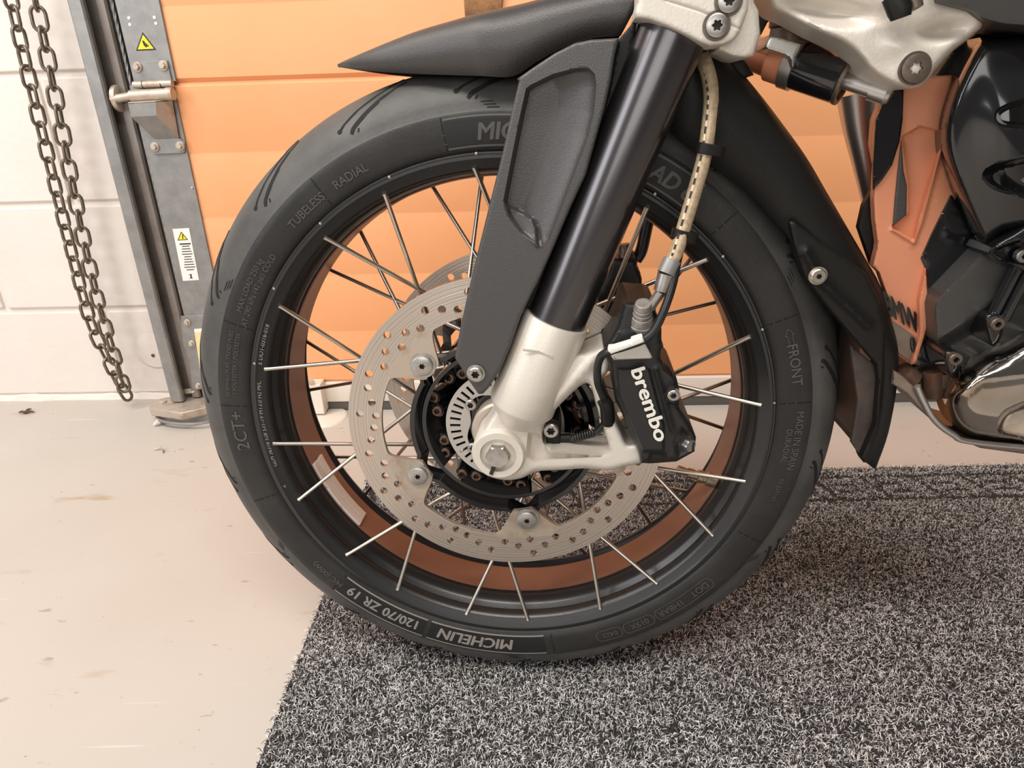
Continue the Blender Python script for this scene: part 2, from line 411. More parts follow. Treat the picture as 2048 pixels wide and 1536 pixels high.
_bolts = {}
def bolt_mesh(R, h, recess, lobes, amp, washer, m):
    k = (R, h, recess, lobes, amp, washer, m)
    if k in _bolts: return _bolts[k]
    n = 36; mb = MB(); rings = []
    if washer: rings += [(0, lambda a: R*washer), (h*.25, lambda a: R*washer)]
    st = lambda a: recess*R*(1+amp*math.cos(lobes*a))
    rings += [(h*.25 if washer else 0, lambda a: R), (h*.85, lambda a: R), (h, lambda a: R*.88), (h, st), (h*.2, st)]
    for z, rf in rings:
        for i in range(n):
            a = 2*math.pi*i/n; r = rf(a); mb.v.append((r*math.cos(a), -z, r*math.sin(a)))
    for j in range(len(rings)-1):
        for i in range(n): mb.f.append((j*n+i, j*n+(i+1) % n, (j+1)*n+(i+1) % n, (j+1)*n+i))
    mb.f.append(tuple(range((len(rings)-1)*n, len(rings)*n)))
    me = bpy.data.meshes.new('bolt'); me.from_pydata(mb.v, [], mb.f); me.materials.append(M[m]); me.materials.append(M['recess']); finish(me, 30)
    for p in me.polygons:
        if p.center.y > -h*.93 and math.hypot(p.center.x, p.center.z) < R*recess*1.2: p.material_index = 1
    _bolts[k] = me; return me
def bolt(name, p, R, m='boltgrey', parent=None, h=None, recess=.5, lobes=6, amp=.16, washer=0, tilt=None):
    o = link(name, bolt_mesh(R, h or R*.6, recess, lobes, amp, washer, m), parent, p)
    if tilt: o.rotation_euler = tilt
    return o
def hexbolt(name, p, R, m, parent, h, washer=0):
    mb = MB(); n = 48
    rr = lambda a: R*math.cos(math.pi/6)/math.cos((a % (math.pi/3))-math.pi/6)
    rings = []
    if washer: rings += [(0, lambda a: R*washer), (h*.2, lambda a: R*washer)]
    rings += [(h*.2 if washer else 0, rr), (h*.9, rr), (h, lambda a: R*.86), (h*.97, lambda a: R*.5)]
    for z, f in rings:
        for i in range(n): a = 2*math.pi*i/n; mb.v.append((f(a)*math.cos(a), -z, f(a)*math.sin(a)))
    for j in range(len(rings)-1):
        for i in range(n): mb.f.append((j*n+i, j*n+(i+1) % n, (j+1)*n+(i+1) % n, (j+1)*n+i))
    mb.f.append(tuple(range((len(rings)-1)*n, len(rings)*n)))
    return mb.build(name, m, parent, 25, loc=p)

# ================================================================== the room
def struct(o): o['kind'] = 'structure'; return o
FLZ = -0.008
struct(MB().box((0.2, -0.9, FLZ-.05), (3.2, 1.75, .05)).build('floor', 'floor', None, 0))
# door (orange sectional door) -------------------------------------------------
door = struct(empty('door_1', W(1.4, .085, FLZ)))
dloc = -Vector(door.location)
def wall_profile(name, prof, u0, u1, m, parent, sm=35, loc=None):
    """prof: closed list of (off, z), swept along the wall"""
    n = len(prof); mb = MB()
    mb.add([W(u0, o, z) for o, z in prof]+[W(u1, o, z) for o, z in prof],
           [tuple(range(n)), tuple(range(2*n-1, n-1, -1))]+[(i, (i+1) % n, n+(i+1) % n, n+i) for i in range(n)])
    return mb.build(name, m, parent, sm, loc=loc)
def ribs(z0, z1, zs, dep=.0009, hw=.005):
    p = [(.045, z0), (.079, z0), (.085, z0+.006)]
    for z in zs: p += [(.085, z-hw), (.085-dep, z-hw*.25), (.085-dep, z+hw*.25), (.085, z+hw)]
    p += [(.085, z1-.006), (.079, z1), (.045, z1)]
    return p
ZJ = 0.663
DU0, DU1 = .262, 2.75
wall_profile('panel', ribs(.062, ZJ-.0012, [.178, .299, .419, .540]), DU0, DU1, 'door', door, 35, dloc)
wall_profile('panel', ribs(ZJ+.0012, 1.27, [.785, .906, 1.027, 1.15]), DU0, DU1, 'door', door, 35, dloc)
wall_profile('joint_tongue', [(.05, ZJ-.02), (.078, ZJ-.02), (.078, ZJ+.02), (.05, ZJ+.02)], DU0, DU1, 'door', door, 35, dloc)
wall_profile('bottom_rail', [(.05, .016), (.088, .016), (.090, .020), (.090, .060), (.086, .062), (.05, .062)], DU0, DU1, 'doorwhite', door, 35, dloc)
wall_profile('bottom_seal', [(.052, FLZ), (.083, FLZ), (.086, .004), (.084, .017), (.052, .017)], DU0, DU1, 'seal', door, 35, dloc)
def wbox(name, u0, u1, o0, o1, z0, z1, m, parent, bevel=.001, loc=None):
    mb = MB(); vs = [W(u, o, z) for u in (u0, u1) for o in (o0, o1) for z in (z0, z1)]
    mb.add(vs, [(0, 1, 3, 2), (4, 6, 7, 5), (0, 4, 5, 1), (2, 3, 7, 6), (0, 2, 6, 4), (1, 5, 7, 3)])
    return mb.build(name, m, parent, 35, bevel, loc=loc)
def wpoly(name, pts, o0, th, m, parent, bevel=0, loc=None, px=True):
    """pts pixels on the wall plane at offset o0, solid th thick towards the wall"""
    q = [Wp(x, y, o0) if px else (x, y) for x, y in pts]
    n = len(q); mb = MB().add([W(u, o0, z) for u, z in q]+[W(u, o0-th, z) for u, z in q],
        [tuple(range(n)), tuple(range(2*n-1, n-1, -1))]+[(i, (i+1) % n, n+(i+1) % n, n+i) for i in range(n)])
    return mb.build(name, m, parent, 35, bevel, loc=loc)
# galvanised end stiles
st_up = wbox('end_stile', .250, .329, .045, .0895, ZJ+.002, 1.27, 'galv', door, .001, dloc)
st_lo = wbox('end_stile', .240, .322, .045, .0895, .02, ZJ-.002, 'galv', door, .001, dloc)
def wdisc(name, px, py, off, r, h, m, parent, loc=None, n=20, dome=False):
    u, z = Wp(px, py, off); c = W(u, off, z)
    pr = [(0, r), (h*.6, r), (h, r*.75)] if not dome else [(0, r), (h*.5, r*.86), (h*.85, r*.5), (h, r*.1)]
    return MB().lathe(pr, n, c, WN, closed=False).build(name, m, parent, 40, loc=loc)
def whex(px, py, off, r, parent, loc):
    u, z = Wp(px, py, off); c = W(u, off, z)
    mb = MB().lathe([(0, r*1.5), (.0018, r*1.5), (.0025, r*1.35)], 20, c, WN, closed=False).lathe([(.002, r), (.0065, r), (.0075, r*.8)], 6, c, WN, closed=False)
    return mb.build('hex_bolt', 'galvrust', parent, 30, loc=loc)
for x, y in ((258, 36), (260, 49.5), (309, 35), (312, 47)):
    wdisc('rivet', x, y, .0895, .0028, .001, 'paper', st_up, None, 14)
wdisc('rivet', 384, 376, .0895, .0028, .0015, 'alloy', st_lo, None, 14)
# triangle warning sign
def tri(px3, off, grow, th, m, name, parent):
    c = np.mean(px3, 0); q = [tuple(c+(np.array(p)-c)*grow) for p in px3]
    return wpoly(name, q, off, th, m, parent)
T1 = [(285, 64.5), (272, 101.5), (312, 99.5)]
s = tri(T1, .0902, 1.0, .0007, 'ink', 'warning_sticker', st_up)
tri(T1, .0905, .80, .0002, 'yellow', 'sticker_field', st_up)
wpoly('hand_symbol', [(284, 81), (288, 81.5), (292, 88), (295, 86), (293.5, 90), (299, 90), (296, 92), (298, 94.5), (294, 92.5), (293, 95.5), (288, 91.5), (286, 87)], .0907, .0002, 'ink', st_up)
# hinges and roller bracket
hp = wpoly('hinge_plate', [(266, 124), (334, 121), (343, 160), (270, 163)], .0925, .003, 'galv', door, .0006, dloc)
whex(275, 134, .0925, .0058, hp, None); whex(327, 131.5, .0925, .0058, hp, None)
def wtube(name, a, b, off, r, m, parent, loc, n=14):
    ua, za = Wp(*a, off); ub, zb = Wp(*b, off)
    return MB().tube([W(ua, off, za), W(ub, off, zb)], r, n).build(name, m, parent, 40, loc=loc)
kn = wtube('hinge_knuckle', (268, 170), (345, 167), .098, .0062, 'galvrust', door, dloc)
for x in (286, 323): wtube('knuckle_gap', (x, 169.5), (x+1.4, 169.4), .098, .0066, 'ink', kn, None)
rs = wtube('roller_sleeve', (262, 192), (347, 187.5), .108, .0098, 'galvrust', door, dloc, 18)
wtube('sleeve_end', (335, 188), (347, 187.5), .108, .0108, 'galvrust', rs, None, 18)
br = empty('roller_bracket', (0, 0, 0)); br.parent = door
wpoly('bracket_face', [(256, 208), (311, 205), (313, 232), (262, 234)], .122, .002, 'galv', br, .0005, dloc)
def wquad(name, a, m, parent, loc, th=.002):
    q = [W(*Wp(x, y, o)[:1], o, Wp(x, y, o)[1]) for x, y, o in a]
    nrm = (q[1]-q[0]).cross(q[-1]-q[0]).normalized()*th
    return MB().prism(q, nrm).build(name, m, parent, 30, .0004, loc=loc)
wquad('bracket_web', [(262, 234, .122), (313, 231, .122), (358, 277, .094), (310, 279, .094)], 'galv', br, dloc)
wquad('bracket_flange', [(311, 205, .122), (345, 201, .094), (358, 277, .094), (313, 231, .122)], 'galvrust', br, dloc)
wquad('bracket_top', [(256, 207, .122), (311, 204, .122), (345, 199, .094), (275, 203, .094)], 'galvrust', br, dloc)
lp = wpoly('bracket_foot', [(302, 284), (308, 278), (358, 277), (369, 284), (370, 302), (366, 306), (308, 309), (302, 302)], .094, .003, 'galv', br, .0006, dloc)
whex(310, 294, .094, .0056, lp, None); whex(360.5, 292, .094, .0056, lp, None)
# roller and stem in the track
ro = wtube('roller_stem', (224, 199), (268, 191), .106, .0072, 'galvrust', door, dloc)
u, z = Wp(224, 197, .106); MB().lathe([(-.004, .008), (-.004, .019), (-.002, .023), (.006, .023), (.008, .019), (.008, .008)], 28, W(u+.002, .090, z), WU, closed=True).build('roller', 'galvrust', door, 40, loc=dloc)
# danger label low on the stile
lb = wpoly('danger_sticker', [(345, 458), (378, 456), (398, 560), (366, 562)], .0902, .0007, 'paper', st_lo)
tri([(362, 463), (355, 481), (376, 479.5)], .0905, 1.0, .0003, 'ink', 'sticker_triangle', st_lo)
tri([(362, 463), (355, 481), (376, 479.5)], .0907, .76, .0002, 'yellow', 'sticker_field', st_lo)
wpoly('sticker_mark', [(364.2, 469), (366.2, 469), (366.4, 478), (364.8, 478)], .0909, .0002, 'ink', st_lo)
for i in range(11):
    y = 487+i*5.2; x0 = 350.3+(y-458)*.2; w = 22-(i*7 % 9)
    wpoly('print_line', [(x0+12-w/2+2, y), (x0+12+w/2+2, y-.9), (x0+12+w/2+2.3, y+(1.6 if i else 2.6)-.9), (x0+12-w/2+2.3, y+(1.6 if i else 2.6))], .0905, .0003, 'ink', st_lo)
wpoly('print_figure', [(377, 549), (384, 548.5), (383, 551), (383.5, 554), (386, 556.5), (379, 557), (381, 554), (380.5, 551)], .0905, .0003, 'ink', st_lo)
# bottom bracket with yellow label
bb = wpoly('bottom_bracket', [(361, 632), (430, 629), (440, 778), (384, 779), (378, 720), (366, 690)], .0925, .003, 'galv', door, .0006, dloc)
for x, y in ((375, 645), (384, 687), (397, 772)): whex(x, y, .0925, .0048, bb, None)
wpoly('label', [(388, 658), (420, 656), (428, 735), (400, 737)], .0929, .0006, 'paleyellow', bb)
wpoly('label_head', [(388, 658), (420, 656), (421, 663), (389, 665)], .0931, .0003, 'paper', bb)
# square end block and floor bolt plate seen through the wheel
wbox('end_block', .488, .516, .086, .118, .0, .071, 'doorwhite', door, .002, dloc)
wdisc('end_block_plug', 622.5, 764, .118, .0075, .0015, 'galvrust', door, dloc)
# block wall --------------------------------------------------------------------
wl = struct(empty('wall_left', W(-.4, 0, FLZ)))
wloc = -Vector(wl.location)
_o = MB(); _o.add([W(u, o, z) for u in (-2.2, .30) for o in (-.2, -.006) for z in (FLZ, 2.2)], [(0, 1, 3, 2), (4, 6, 7, 5), (0, 4, 5, 1), (2, 3, 7, 6), (0, 2, 6, 4), (1, 5, 7, 3)])
_o.build('mortar_bed', 'mortar', wl, 0, loc=wloc)
zs = [FLZ+.01, .213, .443, .688, .925, 1.16, 1.40]
for r in range(6):
    z0, z1 = zs[r]+.006, zs[r+1]-.006
    shift = .012 if r % 2 == 0 else .237
    for k in range(-5, 2):
        u0, u1 = shift+k*.45+.005, shift+(k+1)*.45-.005
        u1 = min(u1, .295)
        if u0 > .25: continue
        wbox('block', u0, u1, -.1, random.uniform(-.0008, .0008), z0+random.uniform(-.001, .001), z1, 'block', wl, .003, wloc)
# plaster edge at the foot of the wall
mb = MB(); pts = []
for i in range(46):
    u = -.9+i*.027; pts.append((u, .004+.005*random.random()))
n = len(pts); vs = [W(u, o, FLZ) for u, o in pts]+[W(u, o*.4, FLZ+.006+.008*random.random()) for u, o in pts]+[W(u, -.02, FLZ+.02) for u, o in pts]
mb.add(vs, [(i+k*n, i+1+k*n, i+1+(k+1)*n, i+(k+1)*n) for k in range(2) for i in range(n-1)])
mb.build('mortar_fillet', 'mortar', wl, 0, loc=wloc)
wdisc('cover_plate', 308, 700, .002, .042, .003, 'block', wl, wloc, 40)
wdisc('plate_screw', 306, 711, .006, .004, .0015, 'boltrust', wl, wloc, 12)
# door track (steel channel) -----------------------------------------------------
trk = tag(empty('door_track', W(.21, .09, FLZ)), 'galvanised steel channel track standing between white block wall and orange door', 'door track')
tloc = -Vector(trk.location)
def vsweep(name, prof, z0, z1, m, parent, loc, sm=30):
    n = len(prof); mb = MB().add([W(u, o, z0) for u, o in prof]+[W(u, o, z1) for u, o in prof],
        [tuple(range(n)), tuple(range(2*n-1, n-1, -1))]+[(i, (i+1) % n, n+(i+1) % n, n+i) for i in range(n)])
    return mb.build(name, m, parent, sm, loc=loc)
vsweep('front_flange', [(.180, .098), (.180, .112), (.183, .115), (.204, .115), (.207, .112), (.207, .104), (.204, .104), (.204, .110), (.184, .110), (.184, .098)], .034, 1.3, 'galv', trk, tloc)
vsweep('side_web', [(.174, -.002), (.174, .10), (.184, .10), (.184, .05), (.178, .05), (.178, -.002)], .034, 1.3, 'galv', trk, tloc)
vsweep('channel', [(.184, .06), (.184, .104), (.190, .104), (.194, .078), (.214, .076), (.218, .092), (.232, .092), (.235, .088), (.235, .066), (.184, .05)], .034, 1.3, 'galvdark', trk, tloc)
vsweep('gap_strip', [(.233, .05), (.233, .082), (.255, .082), (.255, .05)], .034, 1.3, 'darkgap', trk, tloc)  # black strip filling the gap behind the lift cable
mb = MB()
c0, c1 = W(.2425, .087, .034), W(.2425, .087, 1.3)
ns = 300
mb.tube([c0.lerp(c1, i/60) for i in range(61)], .0022, 8)
for k in range(3):
    mb.tube([c0.lerp(c1, i/ns)+Vector((math.cos(i*.55+k*2.09), math.sin(i*.55+k*2.09), 0))*.0017 for i in range(ns+1)], .0014, 5)
mb.build('lift_cable', 'galv', trk, 40, loc=tloc)
wquad('foot_strap', [(345, 780, .09), (392, 776, .09), (387, 786, .094), (350, 790, .094)], 'galvrust', trk, tloc, .003)
# base plate assembly
bp = tag(empty('base_bracket', G(370, 835)), 'rusty pale steel base bracket with a cable loop at the foot of the door track', 'bracket')
bloc = -Vector(bp.location)
def zpoly(pts, z0, z1, name, m, parent, bevel=.001, loc=None):
    q = [G(x, y, z1) for x, y in pts]; return MB().prism(q, (0, 0, z0-z1)).build(name, m, parent, 30, bevel, loc=loc)
zpoly([(297, 812), (318, 797), (365, 788), (425, 780), (440, 808), (362, 826), (300, 817)], .012, .030, 'bracket_plate', 'galvrust', bp, .002, bloc)
zpoly([(308, 822), (360, 826), (425, 815), (430, 828), (362, 834), (318, 831)], FLZ, .012, 'bracket_base', 'galv', bp, .001, bloc)
q = [G(x, y, .006) for x, y in curve([(313, 822), (316, 838), (335, 845), (370, 848), (405, 846), (440, 838)], 6)]
MB().tube(q, .0032, 8).build('cable_loop', 'galv', bp, 40, loc=bloc)
MB().tube([G(308, 850, -.004), G(317, 842, .004), G(321, 846, .0)], [.003, .006, .003], 8).build('cable_ferrule', 'lead', bp, 40, loc=bloc)
wdisc_c = G(325, 805, .030)
MB().lathe([(0, .009), (.003, .009), (.005, .006)], 16, wdisc_c, (0, 0, 1), closed=False).build('anchor_bolt', 'galvrust', bp, 40, loc=bloc)
# floor disc
fd = MB(); c = G(648, 835); fd.lathe([(0, .052), (.003, .050), (.0045, .046)], 40, (0, 0, 0), (0, 0, 1), closed=False)
o = fd.build('floor_disc', 'doorwhite', None, 40, loc=(c.x, c.y, FLZ)); tag(o, 'flat round pale disc lying on floor under the door end block', 'disc')
# flaking timber strip on the door top
tb = wpoly('timber_patch', [(926, -30), (1008, -35), (1003, 22), (985, 30), (930, 36)], .092, .006, 'bark', None, .001)
tag(tb, 'flaking brown wood strip fixed on orange door above the fender', 'wood strip')
# chain -------------------------------------------------------------------------
ch = tag(empty('hoist_chain', W(.05, .06, FLZ)), 'long loop of dark steel hoist chain hanging before the white block wall', 'chain')
cloc = -Vector(ch.location)
def link_mesh(ln=.0205, wd=.0068, r=.0019):
    path = []
    h = ln/2-wd
    for i in range(8): a = math.pi*i/7; path.append((wd*math.cos(a), 0, h+wd*math.sin(a)))
    for i in range(8): a = math.pi+math.pi*i/7; path.append((wd*math.cos(a), 0, -h+wd*math.sin(a)))
    P = [Vector(p) for p in path]; n = len(P); m = 7; mb = MB()
    for i in range(n):
        t = (P[(i+1) % n]-P[i-1]).normalized(); a = Vector((0, 1, 0)); b = t.cross(a)
        for k in range(m): an = 2*math.pi*k/m; mb.v.append(tuple(P[i]+r*(math.cos(an)*a+math.sin(an)*b)))
    for i in range(n):
        for k in range(m): mb.f.append((i*m+k, i*m+(k+1) % m, ((i+1) % n)*m+(k+1) % m, ((i+1) % n)*m+k))
    me = bpy.data.meshes.new('link'); me.from_pydata(mb.v, [], mb.f); me.materials.append(M['chain']); finish(me, 60); return me
LM = link_mesh(ln=.0405, wd=.0115, r=.0033)
def strand(px, off, tw0, pitch=.0325):
    q = [W(Wp(x, y, off)[0], off, Wp(x, y, off)[1]) for x, y in curve(px, 10)]
    acc = [0.0]
    for i in range(1, len(q)): acc.append(acc[-1]+(q[i]-q[i-1]).length)
    s = 0; k = 0
    while s < acc[-1]:
        i = max(j for j in range(len(acc)) if acc[j] <= s); i = min(i, len(q)-2)
        t = (s-acc[i])/(acc[i+1]-acc[i]); p = q[i].lerp(q[i+1], t); dr = (q[i+1]-q[i]).normalized()
        o = link('link', LM, ch, p+cloc)
        rot = dr.to_track_quat('Z', 'Y')
        o.rotation_mode = 'QUATERNION'
        from mathutils import Quaternion
        o.rotation_quaternion = rot @ Quaternion((0, 0, 1), tw0+(k % 2)*math.pi/2+random.uniform(-.15, .15))
        s += pitch; k += 1
strand([(2, -90), (28, 25), (62, 172), (100, 330), (140, 492), (180, 640), (214, 715), (238, 765), (252, 788)], .060, .35)
strand([(50, -90), (77, 30), (105, 165), (135, 318), (165, 470), (193, 590), (216, 672), (236, 735), (250, 780)], .072, -.35)
# debris on the floor
for px, py, nm, lab in ((52, 828, 'dry_twig', 'three-pronged brown twig on floor below the hanging chain'), (320, 902, 'dry_leaf', 'tiny pale curled leaf on floor left of the front tyre')):
    c = G(px, py); mb = MB()
    if nm == 'dry_twig':
        for a in (.2, 1.7, 3.0): mb.tube([Vector((0, 0, .004)), Vector((math.cos(a)*.008, math.sin(a)*.010, .006)), Vector((math.cos(a)*.018, math.sin(a)*.022, .003))], [.0035, .0028, .0012], 6)
    else:
        mb.tube([Vector((-.012, 0, .003)), Vector((0, .004, .004)), Vector((.010, -.004, .003)), Vector((.012, -.012, .002))], [.001, .004, .004, .001], 8, flat=.4)
    tag(mb.build(nm, 'leaf' if nm == 'dry_twig' else 'galvrust', None, 40, loc=(c.x, c.y, FLZ)), lab, 'debris')

# ================================================================== carpet mat
MX0, MY1 = -.268, .385
mr = tag(empty('floor_mat', (.3, -.1, FLZ)), 'grey and black flecked carpet mat under the motorcycle wheel', 'mat')
MB().box((0, 0, .003), (.70, .43, .0028)).build('mat_backing', 'matbase', mr, 0, loc=(MX0+.70-.3, MY1-.43+.1, 0))
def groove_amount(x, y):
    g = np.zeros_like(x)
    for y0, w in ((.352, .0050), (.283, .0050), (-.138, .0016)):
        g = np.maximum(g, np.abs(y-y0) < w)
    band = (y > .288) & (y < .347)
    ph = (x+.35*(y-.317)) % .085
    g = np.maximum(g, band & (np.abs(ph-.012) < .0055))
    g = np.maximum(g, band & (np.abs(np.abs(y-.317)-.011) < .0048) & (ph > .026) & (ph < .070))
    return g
def pile(n):
    x = MX0+RNG.random(n)*1.40; y = MY1-RNG.random(n)*.86
    g = groove_amount(x, y); keep = RNG.random(n) > g*.93
    x, y, g = x[keep], y[keep], g[keep]; n = len(x)
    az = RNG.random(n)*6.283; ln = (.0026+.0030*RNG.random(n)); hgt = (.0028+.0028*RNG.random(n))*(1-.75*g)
    bend = az+(RNG.random(n)-.5)*2.4; w = .00024+.00018*RNG.random(n)
    z0 = FLZ+.005
    P = np.zeros((n, 4, 3))
    for k, (a, h) in enumerate(((0, 0), (.25, .75), (.62, 1.0), (1.0, .62))):
        t = a
        P[:, k, 0] = x+np.cos(az)*ln*t+np.cos(bend)*ln*.5*t*t; P[:, k, 1] = y+np.sin(az)*ln*t+np.sin(bend)*ln*.5*t*t
        P[:, k, 2] = z0+hgt*h-.0006*(k == 0)
    sx, sy = -np.sin(az), np.cos(az)
    V = np.zeros((n, 8, 3))
    for k in range(4):
        ww = w*(1 if k < 3 else .7)
        V[:, 2*k, :] = P[:, k]; V[:, 2*k+1, :] = P[:, k]
        V[:, 2*k, 0] -= sx*ww; V[:, 2*k, 1] -= sy*ww; V[:, 2*k+1, 0] += sx*ww; V[:, 2*k+1, 1] += sy*ww
        V[:, 2*k+1, 2] -= ww*.6
    idx = np.arange(n)[:, None]*8
    quads = np.concatenate([idx+np.array([2*k, 2*k+2, 2*k+3, 2*k+1]) for k in range(3)], 1).reshape(-1)
    me = bpy.data.meshes.new('carpet_pile')
    me.vertices.add(n*8); me.vertices.foreach_set('co', V.reshape(-1).astype(np.float32))
    nf = n*3; me.loops.add(nf*4); me.loops.foreach_set('vertex_index', quads.astype(np.int32))
    me.polygons.add(nf); me.polygons.foreach_set('loop_start', np.arange(0, nf*4, 4, dtype=np.int32))
    me.polygons.foreach_set('use_smooth', np.ones(nf, dtype=bool))
    me.update()
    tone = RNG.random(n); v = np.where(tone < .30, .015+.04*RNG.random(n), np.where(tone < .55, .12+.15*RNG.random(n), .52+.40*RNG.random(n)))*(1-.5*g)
    c = np.stack([v, v*.955, v*.93, np.ones(n)], 1); c = np.repeat(c, 8, 0)
    at = me.attributes.new('fibre', 'FLOAT_COLOR', 'POINT'); at.data.foreach_set('color', c.reshape(-1).astype(np.float32))
    me.materials.append(M['fibre'])
    return me
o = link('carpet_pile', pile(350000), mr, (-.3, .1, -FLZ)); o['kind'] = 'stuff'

# ================================================================== motorcycle
rotm = Matrix([list(r) for r in WM]).to_4x4()
base = Vector(HUB)+rotm.to_3x3() @ Vector((0, 0, -.325))
moto = bpy.data.objects.new('motorcycle', None); moto.empty_display_size = .1; COL.objects.link(moto)
moto.matrix_world = Matrix.Translation(base) @ rotm
tag(moto, 'adventure motorcycle with wire-spoked front wheel, silver fork leg and slate grey fender', 'motorcycle')
_link0 = link
def link(name, me, parent=None, loc=None):
    o = _link0(name, me, parent, loc)
    if parent is moto: o.location = o.location+Vector((0, 0, .325))
    return o
def part_empty(name):
    o = bpy.data.objects.new(name, None); COL.objects.link(o); o.parent = moto; o.location = (0, 0, .325); return o
def pol(r, deg, d): a = math.radians(deg); return Vector((r*math.cos(a), -d, r*math.sin(a)))

# --- tyre
half = [(.0560, .2555), (.0590, .2590), (.0602, .2640), (.0610, .2720), (.0612, .2800), (.0606, .2855), (.0598, .2866), (.0592, .2876), (.0580, .2930), (.0555, .2990), (.0510, .3055), (.0450, .3115), (.0370, .3165), (.0270, .3208), (.0140, .3240)]
prof = half+[(0, .325)]+[(-d, r) for d, r in half[::-1]]+[(-.048, .252), (-.02, .246), (.02, .246), (.048, .252)]
tyre = MB().lathe(prof, 220).build('tire', 'rubber', moto, 50)
tyre.data.materials.append(M['rubber_tread'])
for p in tyre.data.polygons:
    if math.hypot(p.center.x, p.center.z) > .2866: p.material_index = 1
def side(r, deg, lift=.0004):
    """point on the near sidewall"""
    ds = [h[0] for h in half]; rs_ = [h[1] for h in half]; return pol(r, deg, float(np.interp(r, rs_, ds))+lift)
def tread(s, deg, lift=.0003):
    """s = 0 at the shoulder line, 1 at the crown"""
    pts = half[7:]+[(0, .325)]; t = s*(len(pts)-1); i = min(int(t), len(pts)-2); f = t-i
    d = pts[i][0]*(1-f)+pts[i+1][0]*f; r = pts[i][1]*(1-f)+pts[i+1][1]*f
    nd, nr = pts[i+1][1]-pts[i][1], pts[i][0]-pts[i+1][0]; k = math.hypot(nd, nr)
    return pol(r+lift*nr/k, deg, d+lift*nd/k)
def arc_text(name, s, deg, r, size, m, bold=0, lift=.0005, cond=1.0, flip=False, ext=0.25, shear=0, onrim=None, parent=None):
    def fn(x, y, z):
        rr = r+(y*size if not flip else -y*size); a = deg-math.degrees(x*size*cond/r)*(1 if not flip else -1)
        if onrim: return pol(rr, a, onrim+lift)
        return side(rr, a, lift+(z*size*.02 if ext else 0))
    return text_mesh(name, s, fn, m, parent or tyre, bold, 0, shear)
def arc_patch(name, a0, a1, r0, r1, m, lift=.0002, round_=True, n=30):
    mb = MB(); k = 4
    for i in range(n+1):
        t = i/n
        for j in range(k+1):
            sl = (0.8*(1-j/k) if round_ else 0)
            a = a0+sl*(1)+(a1-a0-2*sl)*t if False else a0+(a1-a0)*t
            mb.v.append(tuple(side(r0+(r1-r0)*j/k, a, lift)))
    for i in range(n):
        for j in range(k): b = i*(k+1)+j; mb.f.append((b, b+1, b+k+2, b+k+1))
    return mb.build(name, m, tyre, 40, recalc=False)
def arc_line(name, a0, a1, r0, r1, w, m, lift=.0004):
    n = 24; mb = MB()
    for i in range(n+1):
        t = i/n; a = a0+(a1-a0)*t; r = r0+(r1-r0)*t
        if abs(a1-a0) > 1: mb.v += [tuple(side(r-w/2, a, lift)), tuple(side(r+w/2, a, lift))]
        else: e = math.degrees(w/2/r); mb.v += [tuple(side(r, a-e, lift)), tuple(side(r, a+e, lift))]
    for i in range(n): mb.f.append((2*i, 2*i+1, 2*i+3, 2*i+2))
    return mb.build(name, m, tyre, 40, recalc=False)
def badge(a0, a1, bright=True):
    arc_patch('badge_field', a0, a1, .2620, .2812, 'rubber_black')
    m = 'mark_grey' if bright else 'mark'
    for r in (.2600, .2832): arc_line('badge_border', a0, a1, r, r, .0016, m)
badge(-110.2, -82.0); badge(-134.0, -111.2)  # lower badges get paler letters, their reflected light put into the colour
arc_text('lettering', 'MICHELIN', -98.6, .2712, .0188, 'mark_grey', .036, cond=1.03, shear=.15, lift=.0007)
arc_text('lettering', '120/70 ZR 19', -122.2, .2712, .0165, 'mark_grey', .034, cond=.99, lift=.0007)
badge(70.0, 98.5, False); badge(52.4, 69.2, False)
arc_text('lettering', 'MICHELIN', 84.0, .2712, .0188, 'mark', .034, cond=1.02, shear=.15, lift=.0007)
arc_text('lettering', 'ROAD 6', 60.2, .2712, .0188, 'mark', .034, cond=.98, shear=.15, lift=.0007)
for s_, a, r, sz, fl in (('TUBELESS', 128.6, .2690, .0102, 0), ('RADIAL', 117.6, .2690, .0102, 0), ('MAX LOAD 250 kg', 148.2, .2735, .0072, 0), ('AT 290 kPa (42 psi) COLD', 148.4, .2660, .0072, 0),
        ('TREAD PLIES', 162.0, .2760, .0056, 0), ('1 POLYESTER', 162.2, .2690, .0056, 0), ('SIDEWALL PLIES', 169.6, .2760, .0052, 0), ('1 POLYESTER', 169.4, .2690, .0056, 0), ('2CT+', 181.4, .2705, .0185, 0), ('M/C (00W)', -137.9, .2720, .0088, 0),
        ('DOT', -42.5, .2725, .0105, 0), ('1HBAR', -50.5, .2725, .0105, 0), ('019X', -58.8, .2725, .0098, 0), ('0422', -66.2, .2725, .0086, 0), ('FRONT', 14.6, .2735, .0125, 0), ('MADE IN SPAIN', -1.6, .2760, .0090, 0), ('DURADIAL', -2.8, .2680, .0074, 0), ('03-2371-01', -13.0, .2720, .0056, 0)):
    arc_text('lettering', s_, a, r, sz, 'mark', .014, lift=.0006)
for a0, a1 in ((-54.6, -39.0), (-62.8, -55.2), (-69.5, -63.3)):
    for r in (.2660, .2790): arc_line('code_border', a0+1, a1-1, r, r, .0008, 'mark')
    for a, sg in ((a0+1, -1), (a1-1, 1)):
        mb = MB(); n = 10
        for i in range(n+1):
            t = math.pi*i/n
            for w in (-.0004, .0004):
                mb.v.append(tuple(side(.2725+(.0065+w)*math.cos(t), a+sg*math.degrees((.0048+w)*math.sin(t)/.2725), .0004)))
        for i in range(n): mb.f.append((2*i, 2*i+1, 2*i+3, 2*i+2))
        mb.build('code_border', 'mark', tyre, 0, recalc=False)
